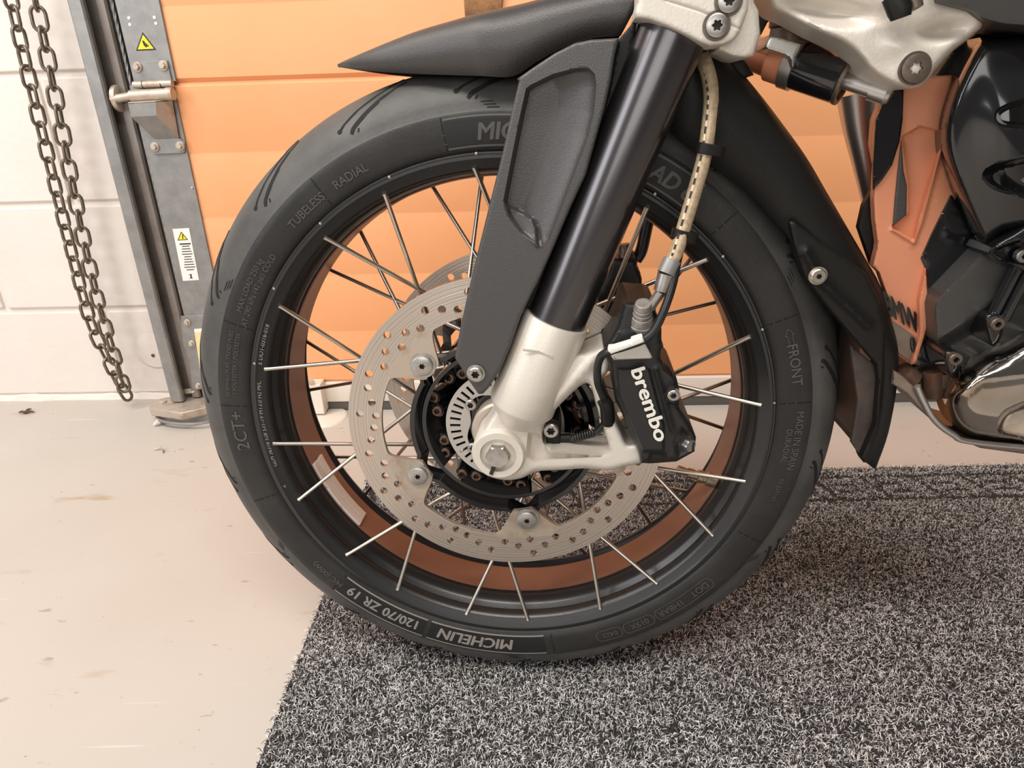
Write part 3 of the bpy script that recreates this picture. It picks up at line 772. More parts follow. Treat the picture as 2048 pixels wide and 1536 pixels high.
# direction arrow, radial mould seams, wear marks
for a in (24.0, 6.6, -25.5, -80.2, -134.6, -161.6, 175.6, 157.3, 124.0, 98.8, 45.5):
    arc_line('mould_seam', a, a+.01, .2585, .2855, .0009, 'groove')
    for r in (.2640, .2710): o = arc_line('mould_tick', a-.2, a+.21, r, r+.0008, .0016, 'mark')
mb = MB()
for p in (((.2735, 22.0), (.2775, 20.6), (.2755, 20.6), (.2755, 18.6), (.2715, 18.6), (.2715, 20.6), (.2695, 20.6)),):
    for i in range(len(p)):
        a, b = p[i], p[(i+1) % len(p)]
        A, B = side(a[0], a[1], .0006), side(b[0], b[1], .0006); mb.tube([A, B], .0004, 5)
mb.build('direction_arrow', 'mark', tyre, 40)
def strip(pts, w, name='tread_groove', m='groove'):
    """pts: (s, deg, halfwidth scale) on the tread"""
    mb = MB(); P = [tread(s_, a, .00035) for s_, a, k in pts]; n = len(P)
    for i in range(n):
        t = (P[min(i+1, n-1)]-P[max(i-1, 0)]).normalized(); rad = Vector((P[i].x, -.12*0, P[i].z)).normalized()
        sd = t.cross(rad*.6+Vector((0, -.8, 0))).normalized()*w*pts[i][2]
        mb.v += [tuple(P[i]-sd), tuple(P[i]+sd)]
    for i in range(n-1): mb.f.append((2*i, 2*i+1, 2*i+3, 2*i+2))
    return mb.build(name, m, tyre, 40, recalc=False)
for k in range(18):
    a0 = 115.8+20*k
    strip([(s_, a, w_) for s_, a, w_ in curve([(.33, a0, .9), (.40, a0-1.2, .9), (.52, a0-4.0, .9), (.68, a0-8.2, .9), (.86, a0-11.2, .6)], 6)], .0012)
    strip([(s_, a, w_) for s_, a, w_ in curve([(.20, a0-1.8, .9), (.27, a0-2.4, 1.2), (.36, a0-4.2, 1.3), (.52, a0-7.8, 1.2), (.72, a0-12.0, .5)], 6)], .0016)
    # round sipe end and slot bars
    mb = MB(); c = [tread(.33+.035*math.sin(t), a0+.45*math.cos(t), .0004) for t in np.linspace(0, 6.283, 12, endpoint=False)]; mb.add(c, [tuple(range(12))]); mb.build('tread_sipe', 'groove', tyre, 0, recalc=False)
    strip([(.24, a0-3.3, 1), (.18, a0-3.0, 1)], .0007)
for k in range(6):
    a0 = 146+60*k
    for j in range(3): arc_line('wear_mark', a0-.5*j+4, a0+6-.5*j, .2935-.0022*j, .2935-.0022*j, .0007, 'groove')

# --- rim
hp_ = [(.0566, .2535), (.0578, .2525), (.0578, .2500), (.0560, .2480), (.0525, .2425), (.0505, .2400), (.0470, .2388), (.0440, .2400), (.0415, .2432), (.0350, .2432), (.0315, .2395), (.0290, .2372), (.0262, .2366), (.0235, .2352), (.0205, .2346), (.0175, .2346), (.0150, .2335)]
rp = hp_+[(.0148, .2326), (-.0248, .2326)]+[(-d, r) for d, r in hp_[::-1] if d > .025]+[(-.0566, .255), (-.03, .2535), (.03, .2535), (.0566, .255)]
rim = MB().lathe(rp, 220).build('wheel_rim', 'rim', moto, 40)
MB().lathe([(.0150, .2322), (-.0250, .2322), (-.0250, .2340), (.0150, .2340)], 160).build('rim_reflection_band', 'rimband_reflection', rim, 40)  # thin ring over the rim, coloured like the reflected door
arc_text('rim_lettering', 'GLM 36318 528 531-19"MT3.0 H2 M/C', 180.4, .2470, .0062, 'mark_grey', .006, onrim=.0557, parent=rim, cond=.97)
arc_text('rim_lettering', 'E DOT-0316-018', 160.0, .2470, .0062, 'mark_grey', .006, onrim=.0557, parent=rim, cond=1.0)
text_mesh('rim_arrow', '>', lambda x, y, z: pol(.2470+y*.0062, -162.6+x*1.4, .0562), 'mark_grey', rim, .02)
for px, py in ((953, 307), (779, 354), (641, 447), (548, 577), (509, 727), (1525, 659), (1549, 806), (1310, 388), (1446, 513)):
    c = L(px, py, .0575); MB().lathe([(0, .0014), (.0006, .0013), (.0010, .0005)], 8, c, closed=False).build('rim_stud', 'boltgrey', rim, 50)
def spoke(name, ar, dr, rr, ah, dh, rh, r=.00205):
    a, b = pol(rr, ar, dr), pol(rh, ah, dh); t = (b-a).normalized()
    mb = MB().tube([a-t*.004, a-t*.0035, a, b], [.0012, r*1.25, r*1.05, r], 10)
    o = mb.build(name, 'steel', rim, 40); return o
for k in range(10):
    spoke('spoke', 6.1+36*k, .0515, .2400, 6.1+36*k+40, -.003, .072)
    spoke('spoke', 22.2+36*k, .0515, .2400, 22.2+36*k-40, -.003, .072)
    spoke('spoke', 24+36*k, -.0515, .2385, 24+36*k+40, .003, .072)
    spoke('spoke', 38+36*k, -.0515, .2385, 38+36*k-40, .003, .072)
# stick-on balance weights
for px in ([(648, 920), (660, 915), (682, 955), (671, 965)], [(671, 966), (684, 958), (706, 988), (694, 1002)], [(696, 1004), (708, 996), (733, 1022), (725, 1039)]):
    cen = np.mean(px, 0); w = L(*cen, .008); ang = math.degrees(math.atan2(w.z, w.x)); mb = MB()
    h = 4.1
    for a in np.linspace(ang-h, ang+h, 6):
        for d_, r_ in ((.016, .2318), (.016, .2288), (.0055, .2288), (.0045, .2305), (.0035, .2288), (-.008, .2288), (-.008, .2318)): mb.v.append(tuple(pol(r_, a, d_)))
    for i in range(5):
        for j in range(7): mb.f.append((i*7+j, i*7+(j+1) % 7, (i+1)*7+(j+1) % 7, (i+1)*7+j))
    mb.f += [tuple(range(7)), tuple(range(35, 42))]
    mb.build('balance_weight', 'lead', rim, 30, .0006)
# valve
va, vb = L(1436, 965, .01), L(1366, 942, .01)
ax = (vb-va).normalized(); va = pol(.2325, math.degrees(math.atan2(va.z, va.x)), .010); ln = .045
va = va-ax*.0
vm = MB()
for t0, t1, r in ((0, .010, .0075), (.010, .014, .0062), (.014, .020, .0068), (.020, .024, .005), (.024, .031, .0055), (.031, .036, .0042), (.036, .042, .0046)):
    vm.tube([va+ax*t0, va+ax*t1], r, 14)
vm.build('valve_stem', 'brass', rim, 30, .0005)

# --- discs
def disc_mesh(name, dface, th, flip):
    seg = 180
    outer = [(.1525*math.cos(2*math.pi*i/seg), .1525*math.sin(2*math.pi*i/seg)) for i in range(seg)]
    inner = []
    for i in range(360):
        a = i; rel = ((a-137+36) % 72)-36
        r = .1195
        if abs(rel) < 9.2: r = .0905+ .0012*max(0, abs(rel)-4)**1.0*.0
        if 6.2 <= abs(rel) < 17:
            t = (abs(rel)-6.2)/10.8; r = .0905+(.1195-.0905)*sstep(t)**.9 if t < 1 else .1195
        elif abs(rel) < 6.2: r = .0895
        inner.append((float(r)*math.cos(math.radians(a)), float(r)*math.sin(math.radians(a))))
    holes = [inner]
    rows = [(.1257, .1428), (.135,), (.129,), (.1395,), (.1365,), (.130,), (.125, .141), (.1275,), (.1325,), (.1385,), (.127,), (.1325,)]
    for k in range(60):
        a = math.radians(137+6.08*0+6.0*k)
        for r in rows[k % 12]:
            cx, cy = r*math.cos(a), r*math.sin(a)
            holes.append([(cx+.0039*math.cos(2*math.pi*j/14), cy+.0039*math.sin(2*math.pi*j/14)) for j in range(14)])
    rv, rf = triangulate(outer, holes, [])
    n = len(rv); mb = MB()
    s_ = -1 if not flip else 1
    mb.v = [(x, s_*dface, z) for x, z in rv]+[(x, s_*(dface-th), z) for x, z in rv]
    mb.f = [tuple(f) for f in rf]+[tuple(i+n for i in f[::-1]) for f in rf]
    cnt = {}
    for f in rf:
        for i in range(3):
            e = (f[i], f[(i+1) % 3]); cnt.setdefault(tuple(sorted(e)), []).append(e)
    for es in cnt.values():
        if len(es) == 1: a, b = es[0]; mb.f.append((b, a, a+n, b+n))
    o = mb.build(name, 'disc', moto, 30); o.data.materials.append(M['disc_edge'])
    for p in o.data.polygons:
        if math.hypot(p.center.x, p.center.z) < .1212: p.material_index = 1
    return o
def brushed(m):
    nt = m.node_tree; b = nt.nodes['Principled BSDF']
    tc = nt.nodes.new('ShaderNodeTexCoord'); sx = nt.nodes.new('ShaderNodeSeparateXYZ'); nt.links.new(tc.outputs['Object'], sx.inputs[0])
    le = nt.nodes.new('ShaderNodeVectorMath'); le.operation = 'LENGTH'; mp = nt.nodes.new('ShaderNodeMapping'); mp.inputs['Scale'].default_value = (1, 0, 1)
    nt.links.new(tc.outputs['Object'], mp.inputs[0]); nt.links.new(mp.outputs[0], le.inputs[0])
    n = nt.nodes.new('ShaderNodeTexNoise'); n.noise_dimensions = '1D'; n.inputs['Scale'].default_value = 900; n.inputs['Detail'].default_value = 4
    nt.links.new(le.outputs['Value'], n.inputs['W'])
    bp = nt.nodes.new('ShaderNodeBump'); bp.inputs['Strength'].default_value = .35; bp.inputs['Distance'].default_value = .0006
    nt.links.new(n.outputs['Fac'], bp.inputs['Height']); nt.links.new(bp.outputs[0], b.inputs['Normal'])
    r = nt.nodes.new('ShaderNodeValToRGB'); r.color_ramp.elements[0].color = (.46, .39, .33, 1); r.color_ramp.elements[1].color = (.70, .63, .56, 1)
    r.color_ramp.elements[0].position = .3; r.color_ramp.elements[1].position = .7
    nt.links.new(n.outputs['Fac'], r.inputs[0]); nt.links.new(r.outputs[0], b.inputs['Base Color'])
brushed(M['disc'])
dn = disc_mesh('brake_disc', .0675, .0045, False)
df = disc_mesh('brake_disc', .0675, .0045, True)
for k in range(5):
    o = bolt('disc_bolt', pol(.1005, 137+72.6*k, .0675), .0098, 'boltgrey', dn, .0042, .26, 6, .2, 1.28)

# --- hub
hub = part_empty('wheel_hub')
def lobed(r0, dr, n, off, w):
    return [r0+dr*max(0, 1-abs(((i-off+n/2) % n)-n/2)/w) for i in range(360)]
for sg in (1, -1):
    outl = [r*1.0 for r in lobed(.0925, .013, 72.5, 137, 11)]
    mb = MB(); rings = [(.0640, 0), (.0640, .0045), (.0520, .012), (.0540, 0)]
    n = 360
    for d_, dr in rings:
        for i in range(n): a = math.radians(i); r = outl[i]-dr; mb.v.append((r*math.cos(a), -sg*d_, r*math.sin(a)))
    for j in range(4):
        for i in range(n): mb.f.append((j*n+i, j*n+(i+1) % n, ((j+1) % 4)*n+(i+1) % n, ((j+1) % 4)*n+i))
    mb.build('disc_carrier', 'hub', hub, 40)
    gap = lambda i, a: 10 < ((a-130) % 72) < 34 and i in (1, 2, 3)
    MB().lathe([(sg*.056, .0820), (sg*.052, .0822), (sg*.036, .0780), (sg*.020, .0600), (sg*.016, .0440), (sg*.020, .0435), (sg*.028, .0470), (sg*.042, .0690), (sg*.056, .0780)], 180, skip=lambda i, a: 13 < ((a-130) % 72) < 33 and i in (1, 2, 6, 7)).build('hub_shell', 'hub', hub, 40)
MB().lathe([(-.05, .030), (-.05, .036), (-.03, .044), (.03, .044), (.05, .036), (.05, .030)], 64).build('hub_barrel', 'hub', hub, 40)
for k in range(5):
    for da, r in ((22.4, .0755), (33, .0690), (61, .0660), (72, .0720)):
        p = pol(r, 137+72.4*k+da, .045); q = pol(r*.86, 137+72.4*k+da, .018)
        MB().tube([q, p], [.011, .0072], 16).build('spoke_socket', 'hub', hub, 40)
        bolt('spoke_screw', p, .0052, 'boltrust', hub, .004, .55, 6, .14)
# sensor ring
def ring_mesh():
    n = 44; ro, ri, s0, s1 = .0585, .0375, .0440, .0545; outer = [(ro*math.cos(2*math.pi*i/132), ro*math.sin(2*math.pi*i/132)) for i in range(132)]
    inner = [(ri*(1+.10*math.cos(5*2*math.pi*i/132+.6))*math.cos(2*math.pi*i/132), ri*(1+.10*math.cos(5*2*math.pi*i/132+.6))*math.sin(2*math.pi*i/132)) for i in range(132)]
    hs = [inner]
    for k in range(n):
        a = 2*math.pi*k/n; w = .0014; c, s_ = math.cos(a), math.sin(a)
        hs.append([(r*c-u*s_, r*s_+u*c) for r, u in ((s0, -w), (s1, -w), (s1, w), (s0, w))])
    rv, rf = triangulate(outer, hs, []); m = len(rv); mb = MB()
    mb.v = [(x, -.0545, z) for x, z in rv]+[(x, -.0525, z) for x, z in rv]; mb.f = [tuple(f) for f in rf]+[tuple(i+m for i in f[::-1]) for f in rf]
    cnt = {}
    for f in rf:
        for i in range(3): e = (f[i], f[(i+1) % 3]); cnt.setdefault(tuple(sorted(e)), []).append(e)
    for es in cnt.values():
        if len(es) == 1: a, b = es[0]; mb.f.append((b, a, a+m, b+m))
    return mb
ring = ring_mesh().build('sensor_ring', 'alloy', moto, 30); ring.data.materials[0] = M['castgrey']
for k in range(5): bolt('ring_screw', pol(.0400, 58+72*k+14, .0545), .0055, 'boltgrey', ring, .004, .5, 6, .16)
MB().lathe([(.03, .022), (.03, .031), (.066, .031), (.068, .029), (.068, .022)], 48).build('axle_collar', 'galvrust', moto, 40)

# --- fork
def fork(sg):
    D = .0955*sg
    t0, t1 = L(1340, 78, .0955), L(1110, 645, .0955); t0.y = t1.y = -D
    ax = (t1-t0).normalized(); top = t0-ax*.12
    tube = MB().tube([top, t1+ax*.02], .0250, 48).build('fork_tube', 'tube', moto, 50)
    s = MB()
    body = [(0, .0250), (0, .0278), (.002, .0286), (.060, .0292), (.085, .0300), (.088, .0285), (.094, .0240), (.104, .0180), (.112, .006)]
    s.lathe([(a-.004, r) for a, r in body], 56, t1, ax, closed=False)
    n0 = len(s.v)
    lug = pol(0, 0, 0)
    s.lathe([(sg*.070, .018), (sg*.070, .0235), (sg*.112, .0245), (sg*.1150, .0225), (sg*.1150, .0165), (sg*.107, .0158), (sg*.107, .002)], 56, (0, 0, 0), closed=False)
    o = s.build('fork_slider', 'cast', moto, 45)
    return o, t1, ax
sl, T1_, AX = fork(1)
slf, _, _ = fork(-1)
# bracket web with window
brk_out = curve([(953, 905), (958, 875), (972, 852), (985, 832), (1000, 815), (1060, 830), (1088, 800), (1105, 770), (1128, 735), (1150, 712), (1168, 706), (1190, 698), (1208, 692), (1222, 706), (1216, 742), (1205, 760), (1214, 800), (1228, 835), (1243, 868), (1254, 888), (1276, 890), (1284, 923), (1250, 933), (1215, 941), (1170, 937), (1122, 940), (1072, 943), (1044, 956), (1011, 960), (976, 952), (957, 935)], 4, True)
win = curve([(1112, 818), (1140, 790), (1166, 768), (1181, 771), (1190, 800), (1200, 835), (1212, 872), (1219, 896), (1211, 903), (1170, 901), (1130, 897), (1097, 894), (1084, 876), (1092, 842)], 3, True)
relief('caliper_bracket', brk_out, .1085, .070, 'cast', moto, (9, .006), [('poly', [(1056, 862), (1080, 862), (1102, 900), (1210, 908), (1205, 917), (1070, 925), (1050, 915)], -.012, 9), ('ridge', [(1060, 850), (1110, 800), (1200, 705)], 16, .004), ('blob', 1000, 900, 55, 50, 0, .004)], 6, [win])
ab = hexbolt('axle_bolt', Vector((0, -.1075, 0)), .0112, 'boltgrey', sl, .0115, 1.42)
plate('pinch_slot', [(978, 948), (985, 931), (992, 934), (985, 951)], .1164, .004, 'ink', sl, 0)
plate('datum_mark', [(1046, 699), (1078, 702), (1106, 714), (1106, 717), (1076, 706), (1046, 702)], .1245, .002, 'castgrey', sl, 0)

# --- wheel speed sensor in the window
ss = relief('speed_sensor', curve([(1091, 852), (1098, 838), (1112, 838), (1120, 850), (1121, 885), (1117, 894), (1100, 895), (1093, 888)], 4, True), .094, .060, 'blackplastic', moto, (4, .003), (), 4)
bolt('sensor_bolt', L(1102, 858, .096), .0068, 'boltgrey', ss, .005, .5, 6, .16)
MB().tube([L(1117, 877, .088), L(1142, 876, .088)], .0045, 14).build('connector', 'blackplastic', ss, 40)
def pxtube(pts, r, name, m, parent, n=10, k=8):
    q = [L(x, y, d) for x, y, d in curve([(x+190 if x >= 2055 else x, y, d) for x, y, d in pts], k)]; return MB().tube(q, r, n).build(name, m, parent, 50)
cab = pxtube([(1142, 877, .090), (1165, 873, .092), (1195, 862, .097), (1211, 842, .102), (1214, 815, .108), (1205, 790, .112), (1196, 765, .118), (1195, 735, .122), (1203, 712, .126), (1222, 702, .130), (1255, 692, .130), (1290, 678, .132), (1312, 655, .132), (1332, 610, .130), (1346, 565, .126), (1356, 515, .120), (1368, 470, .114), (1388, 400, .108), (1408, 325, .103), (1424, 265, .098), (1431, 215, .094), (1422, 170, .088), (1412, 120, .082)], .0034, 'sensor_cable', 'cable', moto, 10, 8)
pxtube([(1208, 800, .111), (1214, 815, .110), (1216, 845, .104)], .0062, 'cable_sleeve', 'blackplastic', cab, 12, 6)
mb = MB()
for i in range(9):
    t = i/9; c = L(1146+t*44, 876-t*12, .0905+.006*t); c2 = L(1148+t*44, 875.5-t*12, .0905+.006*t); mb.tube([c, c2], .0046, 10)
mb.build('spring_guard', 'cable', cab, 40)
# white clip bracket on the caliper
cl = relief('cable_clip', [(1217, 701), (1227, 696), (1228, 699), (1262, 687), (1263, 684), (1275, 679), (1275, 676), (1285, 674), (1289, 684), (1305, 714), (1302, 717), (1228, 720), (1222, 712)], .1290, .1255, 'clip', moto, (2, .0006), (), 5)
relief('clip_bar', [(1216, 702), (1218, 695), (1229, 694), (1262, 684), (1264, 679), (1276, 675), (1285, 673), (1289, 684), (1262, 694), (1222, 708)], .1375, .129, 'white', cl, (2, .0008), (), 4)
relief('clip_face', [(1224, 706), (1290, 685), (1305, 714), (1302, 717), (1229, 719)], .1305, .1290, 'alloy', cl, (2, .0004), (), 5)

# --- caliper
cal_out = [(1246, 606), (1256, 602), (1272, 604), (1300, 606), (1312, 611), (1311, 624), (1319, 640), (1323, 656), (1323, 679), (1327, 692), (1322, 703), (1322, 716), (1337, 733), (1352, 752), (1358, 775), (1360, 797), (1358, 813), (1379, 845), (1392, 874), (1389, 903), (1353, 923), (1300, 927), (1282, 926), (1275, 893), (1260, 867), (1249, 841), (1243, 825), (1230, 799), (1224, 766), (1217, 728), (1208, 708), (1207, 693), (1223, 672), (1236, 645)]
cal = relief('brake_caliper', cal_out, .1195, .045, 'caliper', moto, (11, .010),
    [('poly', [(1231, 735), (1262, 735), (1300, 735), (1330, 850), (1330, 905), (1285, 905), (1262, 850), (1236, 790)], .0035, 6),
     ('poly', [(1236, 665), (1250, 658), (1278, 659), (1284, 690), (1240, 700), (1234, 690)], .003, 5),
     ('poly', [(1332, 772), (1346, 766), (1359, 778), (1360, 800), (1350, 812), (1334, 806), (1328, 790)], .004, 4), ('poly', [(1318, 700), (1345, 735), (1350, 760), (1325, 740)], -.008, 8),
     ('poly', [(1362, 850), (1395, 874), (1389, 905), (1350, 925), (1345, 885)], -.006, 12), ('ridge', [(1312, 740), (1345, 860)], 6, .003),
     ('poly', [(1300, 900), (1335, 905), (1340, 930), (1290, 930)], -.006, 8)], 5, smooth=35)
# brembo script, running down the caliper
p0, p1 = np.array([1262., 742.]), np.array([1312., 884.])
up_ = np.array([29., -9.])   # letter height direction
dirv = (p1-p0)/np.linalg.norm(p1-p0)
vv, _ff = text2d('brembo', .035, 0)
xl, xh = vv[:, 0].min(), vv[:, 0].max()
def brem(x, y, z):
    t = (x-xl)/(xh-xl); q = p0+(p1-p0)*t+up_*(y+.345)/.74
    return L(q[0], q[1], .1245)
text_mesh('lettering', 'brembo', brem, 'white', cal, .03)
# banjo union, hose
b0, b1 = L(1285, 650, .108), L(1283, 600, .120); b0 = L(1283, 652, .114); bx = (L(1287, 604, .125)-b0).normalized()
bj = MB()
for t0, t1, r0, r1 in ((-.004, .004, .0102, .0102), (.004, .011, .0096, .0082), (.011, .015, .0076, .0078), (.015, .0165, .0070, .0070), (.0165, .019, .0074, .0074), (.019, .020, .0068, .0068), (.020, .0245, .0072, .0062)):
    bj.tube([b0+bx*t0, b0+bx*t1], [r0, r1], 18)
bj.build('banjo_bolt', 'banjo', cal, 30, .0005)
bolt('caliper_bolt', L(1346, 789, .122), .0048, 'boltgrey', cal, .003, .5, 6, .16, 1.25)
hexb = hexbolt('bleed_bolt', L(1368, 884, .108), .0062, 'boltgrey', cal, .009, 1.2); hexb.rotation_euler = (0, 0, .6)
lug = relief('pad_pin_lug', [(1304, 678), (1314, 674), (1326, 690), (1318, 704), (1310, 702), (1302, 690)], .117, .09, 'boltdark', cal, (3, .003), (), 4)
fc = relief('brake_caliper', [(x-30, y-118) for x, y in cal_out], -.045, -.12, 'caliper', moto, (8, .006), (), 9, mp=lambda x, y, d: L(x+30, y+118, .1195)*1.0+Vector((0, .1195-d, 0)))
fb = L(1255, 530, -.06); MB().tube([fb, fb+Vector((-.002, 0, .012)), fb+Vector((-.003, 0, .014)), fb+Vector((-.004, 0, .022))], [.009, .009, .0065, .006], 14).build('banjo_bolt', 'boltdark', fc, 40)
pxtube([(1272, 520, -.07), (1283, 500, -.07), (1293, 455, -.07), (1310, 380, -.07)], .0065, 'brake_hose', 'cable', moto, 12, 5)
hose_px = [(1405, 115, .078), (1417, 150, .086), (1422, 190, .092), (1419, 240, .096), (1409, 310, .101), (1393, 370, .106), (1372, 440, .112), (1354, 500, .118), (1343, 528, .121)]
hose = pxtube(hose_px, .0056, 'brake_hose', 'braid', moto, 16, 10)
hq = [L(x, y, d) for x, y, d in curve(hose_px, 10)]
vw = Vector(((CAM-HUB) @ WM))
mb = MB()
for i in range(2, len(hq)-1):
    if i % 4 == 0 and i+2 < len(hq):
        a, b = hq[i], hq[i+2]; n_ = (vw-a).normalized(); sd = (b-a).normalized().cross(n_).normalized()
        o1 = n_*.0052+sd*.0022; w = sd*.0008
        mb.add([a+o1-w, a+o1+w, b+o1+w, b+o1-w, a+o1-w+n_*.0005, a+o1+w+n_*.0005, b+o1+w+n_*.0005, b+o1-w+n_*.0005], [(0, 1, 2, 3), (7, 6, 5, 4), (0, 4, 5, 1), (1, 5, 6, 2), (2, 6, 7, 3), (3, 7, 4, 0)])
mb.build('printed_dash', 'ink', hose, 0)
f0, f1, f2, f3 = L(1345, 520, .120), L(1332, 548, .123), L(1322, 582, .124), L(1300, 615, .120)
fm = MB().tube([f0, f1], [.0072, .0072], 18); fm.build('hose_ferrule', 'galv', hose, 40)
MB().tube([f1, f2], [.0066, .0060], 18).build('hose_crimp', 'boltgrey', hose, 40)
MB().tube([f2, f3], [.0040, .0042], 14).build('hose_neck', 'boltgrey', hose, 40)
for (x, y), (x2, y2), d in (((1400, 284), (1447, 292), .101), ((1351, 455), (1393, 466), .113)):
    a, b = L(x, y, d), L(x2, y2, d); dn_ = (L(x-5, y+22, d)-a)
    mb = MB(); pr = []
    c1, c2 = a.lerp(b, .30), a.lerp(b, .78); e = (b-a).normalized(); n_ = Vector((0, -1, 0))
    for i in range(9): t = math.pi*.5+math.pi*i/8; pr.append(c1+(e*math.cos(t)+n_*math.sin(t))*.0074)
    for i in range(9): t = -math.pi*.5+math.pi*i/8; pr.append(c2+(e*math.cos(t)+n_*math.sin(t))*.0058)
    mb.prism(pr, dn_); mb.build('hose_clip', 'blackplastic', hose, 40, .0006)

# --- fork cover with scoop
cov = [(1034, 158), (1062, 138), (1110, 106), (1150, 86), (1182, 79), (1238, 76), (1230, 110), (1222, 160), (1210, 215), (1195, 268), (1172, 350), (1143, 412), (1103, 506), (1075, 568), (1041, 634), (1022, 690), (1000, 742), (977, 776), (966, 788), (957, 788), (935, 757), (910, 716), (918, 669), (935, 590), (955, 506), (981, 401), (1005, 306), (1024, 220), (1038, 162)]
scoop = [(1052, 176), (1064, 168), (1105, 148), (1150, 136), (1176, 134), (1190, 148), (1193, 172), (1188, 225), (1177, 272), (1150, 345), (1120, 425), (1100, 478), (1086, 498), (1072, 496), (1040, 468), (1015, 432), (1006, 402), (1022, 320), (1040, 230)]
low = [(1007, 404), (1022, 410), (1050, 424), (1068, 436), (1076, 455), (1079, 498), (1072, 496), (1040, 468), (1015, 432)]
fcov = relief('fork_cover', cov, .118, .098, 'cover', moto, (5, .003), [('scoop', scoop, [(1176, 134), (1150, 136), (1105, 148), (1064, 168), (1052, 176), (1040, 230), (1022, 320), (1006, 402), (1015, 432), (1040, 468), (1072, 496)], [(1176, 134), (1190, 148), (1193, 172), (1188, 225), (1177, 272), (1150, 345), (1120, 425), (1100, 478), (1086, 498), (1072, 496)], -.015, 9, 75), ('poly', low, .006, 7)], 5, smooth=60)
bolt('cover_bolt', L(952, 746, .1185), .0062, 'boltgrey', fcov, .0045, .5, 6, .16, 1.25)
relief('fork_shield', [(1238, 78), (1262, 50), (1275, 38), (1262, 110), (1230, 215), (1195, 330), (1150, 440), (1105, 540), (1060, 620), (1040, 650), (1020, 700), (1030, 640), (1100, 500), (1175, 330), (1215, 190), (1230, 110)], .100, .080, 'blackplastic', moto, (3, .002), (), 8)

# --- fender
def fender_loft(name, st, m, dS=.018, dE=.070, th=.0028, power=2.4, tip=False, rng=12):
    """st: list of (silhouette px, edge px); mirrored arch across the wheel plane"""
    S = curve([s for s, e in st], 4); E_ = curve([e for s, e in st], 4); nn = len(S); mb = MB(); m_ = 2*rng+1
    for i in range(nn):
        k = i/(nn-1); wS = dS; wE = dE
        if tip: f = min(1.0, .02+1.6*k**.62); wS, wE = dS*f, dE*f
        s_ = L(*S[i], wS); e_ = L(*E_[i], wE)
        for j in range(m_):
            t = -1+2*j/(m_-1); a = abs(t)
            # rounded arch: from ridge (t=0) to edge (|t|=1)
            dep = wE*math.sin(a*math.pi/2)**.9; q = 1-(max(0, 1-(a**power)))**(1/power) if a < 1 else 1
            x = s_.x+(e_.x-s_.x)*q; z = s_.z+(e_.z-s_.z)*q
            mb.v.append((x, dep if t < 0 else -dep, z))
    for i in range(nn-1):
        for j in range(m_-1): mb.f.append((i*m_+j, i*m_+j+1, (i+1)*m_+j+1, (i+1)*m_+j))
    return mb.build(name, m, moto, 60, solid=th)
front = [((675, 128), (676, 134)), ((745, 97), (735, 141)), ((830, 62), (820, 147)), ((900, 40), (900, 150)), ((960, 23), (965, 152)), ((1040, 5), (1026, 152)), ((1110, -12), (1076, 122)), ((1180, -25), (1130, 93)), ((1240, -35), (1184, 75)), ((1300, -42), (1242, 71))]
ff = fender_loft('front_fender', front, 'slate', .035, .072, tip=True)
rear = [((1330, -20), (1262, 95)), ((1400, 30), (1300, 190)), ((1470, 112), (1345, 268)), ((1530, 185), (1400, 312)), ((1575, 245), (1450, 352)), ((1620, 310), (1500, 390)), ((1660, 380), (1545, 440)), ((1700, 450), (1580, 478)), ((1735, 510), (1612, 540)), ((1768, 570), (1650, 602)), ((1787, 640), (1700, 662)), ((1792, 690), (1752, 722)), ((1786, 760), (1762, 762)), ((1768, 850), (1752, 855)), ((1745, 925), (1722, 918))]
rf_ = fender_loft('rear_fender', rear, 'blackplastic', .045, .070)
ext = relief('fender_extension', [(1577, 446), (1581, 441), (1590, 443), (1640, 482), (1690, 515), (1730, 545), (1758, 600), (1770, 660), (1768, 730), (1760, 830), (1740, 925), (1727, 925), (1722, 915), (1750, 850), (1757, 760), (1752, 728), (1700, 668), (1650, 608), (1612, 560), (1596, 520), (1585, 480)], .0755, .060, 'blackplastic', moto, (5, .003), [('ridge', [(1612, 505), (1640, 560), (1735, 650)], 12, .004)], 7)
bolt('fender_bolt', L(1635, 551, .0790), .0060, 'steel', ext, .004, .35, 6, .16, 1.25)
# inner liner of the rear fender
relief('fender_liner', [(1700, 690), (1748, 728), (1755, 760), (1746, 850), (1722, 915), (1702, 885), (1715, 800)], .0660, .062, 'browngrime', moto, (3, .001), (), 8)

# --- upper fork clamp
fkc = relief('fork_clamp', [(1281, -40), (1275, 5), (1270, 25), (1270, 36), (1300, 41), (1336, 55), (1369, 70), (1400, 86), (1420, 93), (1449, 90), (1469, 80), (1480, 64), (1496, 20), (1508, -40)], .128, .095, 'cast', moto, (7, .005), [('ridge', [(1330, 0), (1400, 22), (1480, 58)], 3, -.0012)], 6)
relief('clamp_side', [(1498, -40), (1508, 5), (1517, 22), (1520, 70), (1507, 112), (1490, 116), (1468, 114), (1436, 100), (1440, 60)], .112, .060, 'cast', fkc, (6, .005), (), 6)
for px in ((1433, 51.5), (1457, 2)):
    c = L(*px, .1285)
    MB().lathe([(-.004, .0074), (.0003, .0086), (.0006, .0092), (.0006, .0074)], 32, c, closed=True).build('bolt_recess', 'boltdark', fkc, 40)
    bolt('clamp_bolt', c, .0072, 'boltgrey', fkc, .0030, .42, 6, .2)

